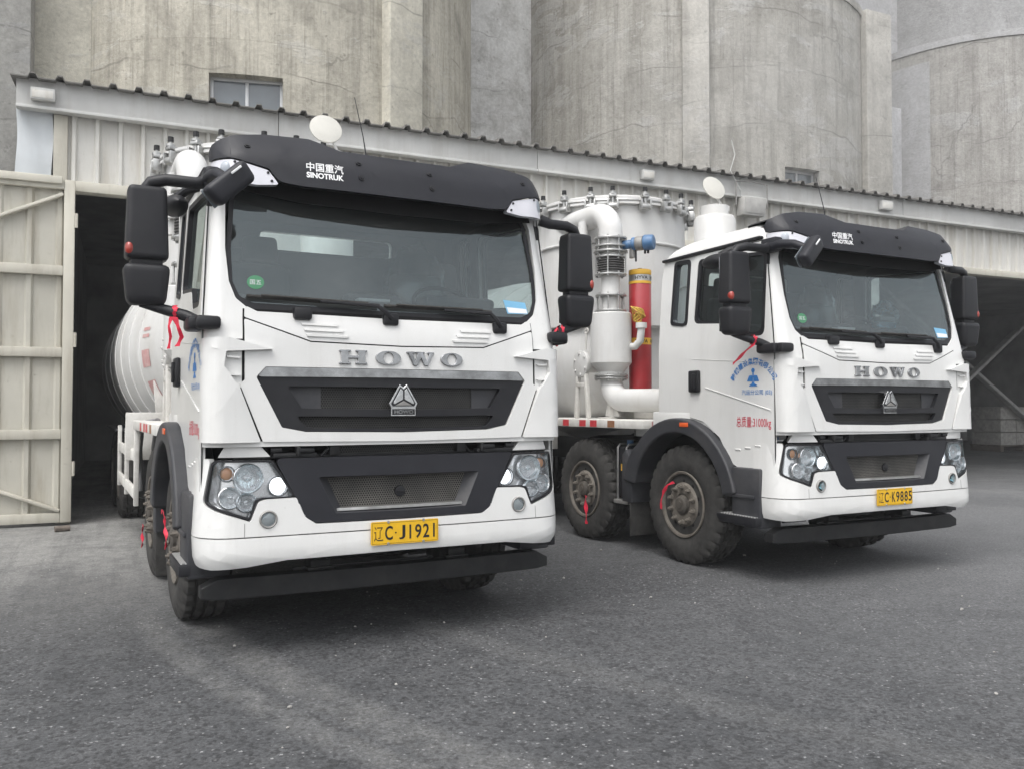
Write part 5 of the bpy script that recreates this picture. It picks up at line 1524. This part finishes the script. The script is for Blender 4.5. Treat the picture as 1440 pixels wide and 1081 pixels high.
    m = MB(); m.cyl((PX, PY - .02, 1.34), (PX, PY - .02, 1.50), .04, seg=16); m.box((PX - .12, PY - .12, 1.337), (PX + .12, PY + .08, 1.352), .004); m.prism([(PY - .18, 1.36), (PY + .10, 1.36), (PY + .02, 1.62), (PY - .02, 1.62)], 'X', PX - .012, PX + .012); m.build('pipe_foot', 'dusty_white', pp)
    m = MB(); q = Vector((-.72, 2.86, 2.14)); m.tube([q, q + Vector((.03, -.07, .0)), q + Vector((.06, -.12, .06)), q + Vector((.07, -.13, .18)), q + Vector((.07, -.13, .24))], .042, 16); m.cyl(q + Vector((.07, -.13, .20)), q + Vector((.07, -.13, .26)), .062, seg=20); m.build('branch_pipe', 'tank_white', pp, 40)
    m = MB()
    for k in range(9):
        ph = k * .7; m.tube([q + Vector((.05, -.10, .31)) + Vector(((.038 + .005 * k) * math.cos(t + ph), (.030 + .006 * k) * math.sin(t + ph), .055 * math.sin(t * 1.0 + ph * 2) + .010 * k)) for t in [2 * PI * j / 24 for j in range(24)]], .007, 6, closed=True)
    m.build('wire_coil', 'wire_yellow', pp)
    # actuator
    ac = empty('valve_actuator'); ac.parent = T
    a0 = Vector((PX + .10, PY - .10, 3.29)); ad = Vector((.62, -.78, .02)).normalized() * .88
    m = MB(); m.cyl(a0, a0 + ad * .12, .05, seg=20, bev=.006); m.cyl(a0 + ad * .12, a0 + ad * .17, .075, seg=24, bev=.01); m.cyl(a0 + ad * .27, a0 + ad * .41, .09, .085, 28, bev=.022); m.build('actuator_body', 'valve_blue', ac, 40)
    m = MB(); m.cyl(a0 + ad * .17, a0 + ad * .27, .08, seg=28, bev=.008); m.box(a0 + ad * .12 + Vector((-.02, -.03, -.16)), a0 + ad * .12 + Vector((.02, .03, -.04)), .006); m.build('actuator_collar', 'grey_steel', ac, 40)
    m = MB()
    for t in (.29, .33): m.cyl(a0 + ad * t + Vector((0, 0, -.12)), a0 + ad * t + Vector((0, 0, -.07)), .014, seg=10)
    m.cyl(a0 + ad * .17 + Vector((0, 0, -.2)), a0 + ad * .17 + Vector((0, 0, -.06)), .011, seg=8); m.build('cable_gland', 'black_steel', ac)
    # second thin riser behind
    m = MB(); m.cyl((-.98, 3.42, 3.05), (-.98, 3.42, 3.62), .055, seg=18); flange(m, 3.40, .11, .018, 6, -.98, 3.42); flange(m, 3.31, .11, .018, 6, -.98, 3.42); flange(m, 3.20, .10, .018, 6, -.98, 3.42); m.build('riser_pipe', 'tank_white', T, 30)
    # round cover plate on a two legged bracket
    bk = empty('cover_bracket'); bk.parent = T
    m = MB()
    for yy, yt in ((3.50, 3.46), (3.24, 3.30)): beam(m, (-1.02, yy, 1.335), (-1.02, yt, 1.88), .05, .05)
    m.box((-1.045, 3.27, 1.70), (-.995, 3.49, 1.745), .004); m.build('bracket_legs', 'dusty_white', bk)
    m = MB(); m.cyl((-1.0, 3.38, 1.96), (-1.05, 3.38, 1.96), .155, seg=36, bev=.006)
    m.cyl((-1.0, 3.38, 1.96), (-.80, 3.38, 1.96), .10, seg=24)
    for k in range(6): a = 2 * PI * k / 6 + .4; m.cyl((-1.05, 3.38 + .122 * math.cos(a), 1.96 + .122 * math.sin(a)), (-1.066, 3.38 + .122 * math.cos(a), 1.96 + .122 * math.sin(a)), .014, seg=6)
    m.build('round_cover', 'tank_white', bk, 30)
    m = MB(); m.tube([(-1.02, 3.30, 2.12), (-1.02, 3.28, 2.30)], .010, 8); m.lathe([(.02, -.008), (.038, -.008), (.038, .008), (.02, .008)], 18, 'X', (-1.02, 3.28, 2.335), closed=True); m.build('lifting_eye', 'dusty_white', bk)
    # red hoist cylinder
    hx, hy = -.50, 2.96
    hc = empty('hoist_cylinder'); hc.parent = T
    m = MB(); m.cyl((hx, hy, 1.66), (hx, hy, 2.865), .128, seg=36, bev=.008); m.build('barrel', 'hoist_red', hc)
    m = MB(); m.cyl((hx, hy, 2.965), (hx, hy, 3.03), .130, seg=36, bev=.015); m.build('yellow_cap', 'hoist_yellow', hc)
    for z0, z1, r in ((2.865, 2.895, .1305), (2.17, 2.245, .1305), (1.62, 1.66, .134)):
        m = MB(); m.cyl((hx, hy, z0), (hx, hy, z1), r, seg=36); m.build('yellow_band', 'hoist_yellow', hc)
    m = MB(); m.cyl((hx, hy, 2.895), (hx, hy, 2.965), .1295, seg=36); m.build('silver_band', 'steel', hc)
    m = MB(); m.cyl((hx, hy, 3.03), (hx, hy, 3.05), .025, seg=12); m.build('top_pin', 'black_steel', hc)
    m = MB()
    for zz, rr_ in ((2.93, .131), (2.208, .132)):
        for rot in (-2.05, -.6):
            tb = text_bm('HYVA', 1, 0, .02, width=.15, height=.040)
            m.add(map_bm(tb, lambda x, y, z: (hx + rr_ * math.cos(rot + x / rr_), hy + rr_ * math.sin(rot + x / rr_), zz + y)))
    m.build('cylinder_lettering', 'ink_black', hc, recalc=False)
    m = MB(); m.box((hx - .20, hy - .16, 1.337), (hx + .20, hy + .16, 1.62), .01); m.build('cylinder_base', 'dusty_white', hc)
    m = MB(); m.prism([(2.08, 1.34), (2.52, 1.34), (2.36, 2.12), (2.14, 2.12)], 'X', -.56, -.54, 0, .003); m.build('gusset_plate', 'tank_white', T)
    # upright air filter with flap lid
    fx, fy = .21, 2.50
    ft = empty('vent_stack'); ft.parent = T
    m = MB(); m.lathe([(0, 1.34), (.225, 1.34), (.232, 1.36), (.232, 3.58), (.215, 3.62), (.155, 3.625), (.155, 3.74), (.135, 3.745), (0, 3.745)], 40, 'Z', (fx, fy, 0)); m.build('stack_body', 'tank_white', ft, 30)
    m = MB(); n = Vector((-.05, -.94, .34)).normalized(); c0 = Vector((fx - .02, fy - .02, 3.955))
    m.cyl(c0, c0 - n * .016, .145, seg=40, bev=.004); m.build('flap_lid', 'lid_cream', ft, 30)
    m = MB(); beam(m, c0 - n * .016 + Vector((.06, 0, -.10)), (fx + .12, fy, 3.73), .03, .02); m.box((fx + .09, fy - .04, 3.70), (fx + .19, fy + .04, 3.765), .006); m.build('flap_hinge', 'tank_white', ft)
    # plates, hoses and guard rails along the side
    for sg in (-1, 1):
        m = MB(); x0, x1 = sorted((sg * .62, sg * 1.285)); m.box((x0, 4.62, .92), (x1, 4.66, 1.41), .008); m.build('bulkhead_plate', 'dusty_white', T)
        m = MB()
        for k, (o_, r) in enumerate(((.0, .032), (.14, .028))):
            m.tube([(sg * (1.05 - o_), 3.9, 1.33 - k * .03), (sg * (1.12 - o_), 4.15, 1.31), (sg * (1.16 - o_), 4.35, 1.22), (sg * (1.17 - o_), 4.42, 1.05), (sg * (1.16 - o_), 4.42, .62)], r, 12)
        m.build('air_hose', 'hose_grey', T)
        sgd = empty('side_guard'); sgd.parent = T
        for z in (.56, .93):
            m = MB(); m.box((sorted((sg * 1.20, sg * 1.235))[0], 4.16, z), (sorted((sg * 1.20, sg * 1.235))[1], 6.7, z + .11), .006); m.build('guard_rail', 'dusty_white', sgd)
        for y in (4.10, 5.4, 6.65):
            m = MB(); m.box((sorted((sg * 1.195, sg * 1.24))[0], y, .50), (sorted((sg * 1.195, sg * 1.24))[1], y + .055, 1.24), .006); m.build('guard_post', 'dusty_white', sgd)
        bx = MB(); x0, x1 = sorted((sg * .70, sg * 1.16)); bx.box((x0, 4.75, .5), (x1, 6.5, 1.1), .06); bx.build('fuel_tank', 'black_steel', T)
        m = MB(); x0, x1 = sorted((sg * .62, sg * 1.24)); m.box((x0, 7.0, 1.16), (x1, 9.6, 1.185), .006); m.build('rear_mudguard', 'arch_plastic', T)
    return T

def add_plate_text(T, body, wd):
    pl = [c for c in T.children if c.name.startswith('licence_plate')][0]
    m = MB()
    x = -.20
    tb = text_bm('辽', 1, 0, -.004, width=.058, height=.088); m.add(map_bm(tb, lambda a, c, z: (-.172 + a, -.0312, .700 + c)))
    tb = text_bm('C', 1, 0, .016, width=.050, height=.086); m.add(map_bm(tb, lambda a, c, z: (-.106 + a, -.0312, .702 + c)))
    m.cyl((-.062, -.0305, .702), (-.062, -.0314, .702), .005, seg=12)
    for k, ch in enumerate(body):
        w_ = {'1': .012, 'J': .040}.get(ch, .042)
        xc = -.020 + k * .0525
        if ch == '1':
            m.box((xc - .0055, -.0314, .659), (xc + .0055, -.0305, .745))
        else:
            tb = text_bm(ch, 1, 0, .016, width=w_, height=.086); m.add(map_bm(tb, lambda a, c, z, xc=xc: (xc + a, -.0312, .702 + c)))
    m.build('plate_lettering', 'ink_black', pl, recalc=False)

T1 = build_truck()
T1.location = (1.58, 5.12, 0); T1.rotation_euler = (0, 0, .0628)
T2 = copy_tree(T1)
T2.location = (6.02, 5.37, 0); T2.rotation_euler = (0, 0, .0516)
add_plate_text(T1, 'J1921', 0); add_plate_text(T2, 'K9885', 0)
tag(T1, 'white tanker truck with yellow plate ending J1921, beside the folded back shed door', 'truck', 'white tanker trucks backed into the shed')
tag(T2, 'white tanker truck with yellow plate ending K9885, its red cylinder and pipes showing', 'truck', 'white tanker trucks backed into the shed')

# ------------------------------------------------------------------ red ribbons tied on mirrors and wheels, bag on the dashboard
def ribbon(T, pts, wds, label):
    """a limp strip through local points of the truck"""
    mtw = Matrix.Translation(T.location) @ Matrix.Rotation(T.rotation_euler[2], 4, 'Z')
    m = MB()
    for path, wd, axis in pts:
        b_ = bmesh.new(); rows = []
        P_ = [Vector(p) for p in path]; Q = []
        for i in range(len(P_) - 1):
            for k in range(5): Q.append(P_[i].lerp(P_[i + 1], k / 5))
        Q.append(P_[-1])
        for i, p in enumerate(Q):
            tw = .5 * math.sin(i * .55); w_ = wd * (.75 + .25 * math.sin(i * .8 + 1))
            ax = (Vector(axis) + Vector((0, 0, tw * .2)) + Vector((axis[1], -axis[0], 0)) * tw).normalized()
            rows.append([b_.verts.new(p - ax * w_ / 2), b_.verts.new(p + ax * w_ / 2)])
        for a, c in zip(rows, rows[1:]): b_.faces.new((a[0], a[1], c[1], c[0]))
        ex = bmesh.ops.extrude_face_region(b_, geom=b_.faces[:])
        nrm = Vector(axis).cross(Vector((0, 0, 1))).normalized() if abs(axis[2]) < .9 else Vector((0, 1, 0))
        for v in ex['geom']:
            if isinstance(v, bmesh.types.BMVert): v.co += nrm * .004
        m.add(b_, mtw)
    o = m.build('red_ribbon', 'ribbon_red', None, 60)
    tag(o, label, 'ribbon', 'red ribbons tied on the trucks')
def loop(c, r, axis='X', n=12):
    return [(c[0], c[1] + r * math.cos(2 * PI * k / n), c[2] + r * math.sin(2 * PI * k / n)) for k in range(n + 1)]
ribbon(T1, [(loop((-1.31, .278, 2.016), .040), .035, (1, 0, 0)),
            ([(-1.33, .24, 1.985), (-1.345, .235, 1.93), (-1.335, .23, 1.87), (-1.345, .235, 1.80)], .022, (1, .2, 0)),
            ([(-1.315, .24, 1.985), (-1.295, .235, 1.93), (-1.275, .23, 1.87), (-1.30, .23, 1.815)], .034, (1, .2, 0))], 0,
       'red ribbon hanging from the mirror arm beside the folded shed door')
ribbon(T1, [(loop((1.30, .276, 2.014), .042), .03, (1, 0, 0)),
            ([(1.27, .24, 2.0), (1.23, .20, 2.03), (1.21, .20, 2.0), (1.19, .21, 1.985)], .02, (.3, 1, .6)),
            ([(1.30, .24, 1.98), (1.27, .22, 1.93), (1.24, .22, 1.90), (1.20, .22, 1.93)], .016, (.3, .3, 1))], 0,
       'red ribbon wound on the mirror arm in the gap between the two trucks')
ribbon(T2, [(loop((-1.31, .278, 2.016), .040), .035, (1, 0, 0)),
            ([(-1.32, .24, 1.985), (-1.33, .33, 1.93), (-1.33, .42, 1.87), (-1.32, .50, 1.83)], .03, (.2, .4, 1))], 0,
       'red ribbon blown backwards from the mirror arm beside the blue door lettering')
def wheel_pt(y, ang, r, out=.07): return (-1.18 - out, y + r * math.cos(R_(ang)), .555 + r * math.sin(R_(ang)))
ribbon(T1, [([wheel_pt(1.37, 110, .19), wheel_pt(1.37, 80, .20), wheel_pt(1.37, 55, .21)], .03, (0, 0, 1)),
            ([wheel_pt(1.37, 110, .18), wheel_pt(1.37, 140, .17), wheel_pt(1.37, 165, .19), wheel_pt(1.37, 190, .19)], .05, (0, 1, 0.3))], 0,
       'red ribbon on the foremost wheel nuts of the truck plated J1921')
ribbon(T1, [([wheel_pt(3.10, 215, .17), wheel_pt(3.10, 232, .20), wheel_pt(3.10, 245, .25), wheel_pt(3.10, 252, .30)], .05, (0, 1, 0.3))], 0,
       'red ribbon on the second wheel of the truck plated J1921')
ribbon(T2, [([wheel_pt(1.37, 82, .21), wheel_pt(1.37, 55, .215), wheel_pt(1.37, 30, .215), wheel_pt(1.37, 5, .225), wheel_pt(1.37, -15, .235)], .035, (0, .8, .5)),], 0,
       'red ribbon around the nuts of the front wheel beneath the blue door lettering')
ribbon(T2, [([wheel_pt(3.10, 200, .17), wheel_pt(3.10, 218, .19), wheel_pt(3.10, 233, .27), wheel_pt(3.10, 243, .36), (-1.25, 2.93, .19)], .05, (0, 1, .1))], 0,
       'long red ribbon trailing from the second wheel in front of the pipes')
bb = bmesh.new(); bmesh.ops.create_uvsphere(bb, u_segments=28, v_segments=20, radius=1)
for v in bb.verts:
    v.co = v.co * (1 + .09 * math.sin(v.co.x * 7 + v.co.z * 9) + .06 * math.sin(v.co.z * 17 - v.co.y * 11)); v.co.z *= (1.25 if v.co.z > 0 else .75)
mtw = Matrix.Translation(T2.location) @ Matrix.Rotation(T2.rotation_euler[2], 4, 'Z')
bag = empty('plastic_bag', mtw @ Vector((.42, .40, 2.16))); tag(bag, 'clear plastic bag with blue packets on the dashboard of the second truck', 'bag')
m = MB(); m.add(bb, Matrix.Translation((0, 0, .12)) @ Matrix.Diagonal((.15, .10, .13, 1))); m.build('film', 'plastic_film', bag, 25)
m = MB(); m.box((-.12, -.05, .03), (.10, .05, .09), .02); m.build('packet', 'sticker_blue', bag)
m = MB(); m.box((-.09, -.04, .10), (.11, .05, .14), .015); m.build('packet', 'paper_white', bag)

# ------------------------------------------------------------------ loose grit on the ground
gr_ = MB(); rnd = random.Random(3)
for k in range(150):
    x, y = rnd.uniform(-2.5, 9.0), rnd.uniform(2.2, 9.5)
    r = rnd.uniform(.004, .010) * (1.6 if rnd.random() < .12 else 1)
    b_ = bmesh.new(); bmesh.ops.create_icosphere(b_, subdivisions=1, radius=r)
    for v in b_.verts: v.co *= rnd.uniform(.7, 1.25)
    gr_.add(b_, Matrix.Translation((x, y, r * .55)) @ Matrix.Diagonal((1, rnd.uniform(.6, 1), .7, 1)))
tag(gr_.build('grit', 'brick_grey', None, 10), kind='stuff')

# ------------------------------------------------------------------ thin cement dust in the air
hz = MB(); hz.box((-60, -40, -1), (60, 60, 23))
ho = hz.build('haze', 'white_paint'); ho.data.materials.clear()
hm = bpy.data.materials.new('haze'); hm.use_nodes = True; ht = hm.node_tree; ht.nodes.clear()
hv = ht.nodes.new('ShaderNodeVolumePrincipled'); hv.inputs['Color'].default_value = (0.86, 0.87, 0.88, 1); hv.inputs['Density'].default_value = 0.0022; hv.inputs['Anisotropy'].default_value = 0.1
hout = ht.nodes.new('ShaderNodeOutputMaterial'); ht.links.new(hv.outputs[0], hout.inputs['Volume'])
ho.data.materials.append(hm); ho['kind'] = 'stuff'
dcl = MB(); dcl.sphere((0, 0, 0), 1.0, (1, 1, 1), 0, 24, 16)
dco = dcl.build('dust_cloud', 'white_paint'); dco.data.materials.clear()
dco.location = (11.6, 13.0, 7.4); dco.scale = (6.0, 1.9, 4.2)
dm = bpy.data.materials.new('dust_cloud'); dm.use_nodes = True; dt = dm.node_tree; dt.nodes.clear()
tc_ = dt.nodes.new('ShaderNodeTexCoord')
ln_ = dt.nodes.new('ShaderNodeVectorMath'); ln_.operation = 'LENGTH'; dt.links.new(tc_.outputs['Object'], ln_.inputs[0])
mr_ = dt.nodes.new('ShaderNodeMapRange'); mr_.interpolation_type = 'SMOOTHSTEP'
mr_.inputs['From Min'].default_value = 1.0; mr_.inputs['From Max'].default_value = 0.1
dt.links.new(ln_.outputs['Value'], mr_.inputs['Value'])
nz_ = dt.nodes.new('ShaderNodeTexNoise'); nz_.inputs['Scale'].default_value = 1.7; nz_.inputs['Detail'].default_value = 3
dt.links.new(tc_.outputs['Object'], nz_.inputs['Vector'])
mp_ = dt.nodes.new('ShaderNodeMapRange'); mp_.inputs['From Min'].default_value = 0.35; mp_.inputs['From Max'].default_value = 0.68; dt.links.new(nz_.outputs['Fac'], mp_.inputs['Value'])
mu_ = dt.nodes.new('ShaderNodeMath'); mu_.operation = 'MULTIPLY'; dt.links.new(mr_.outputs[0], mu_.inputs[0]); dt.links.new(mp_.outputs[0], mu_.inputs[1])
m2_ = dt.nodes.new('ShaderNodeMath'); m2_.operation = 'MULTIPLY'; m2_.inputs[1].default_value = 0.16; dt.links.new(mu_.outputs[0], m2_.inputs[0])
pv_ = dt.nodes.new('ShaderNodeVolumePrincipled'); pv_.inputs['Color'].default_value = (0.92, 0.92, 0.92, 1); dt.links.new(m2_.outputs[0], pv_.inputs['Density'])
mo_ = dt.nodes.new('ShaderNodeOutputMaterial'); dt.links.new(pv_.outputs[0], mo_.inputs['Volume'])
dco.data.materials.append(dm); dco['kind'] = 'stuff'
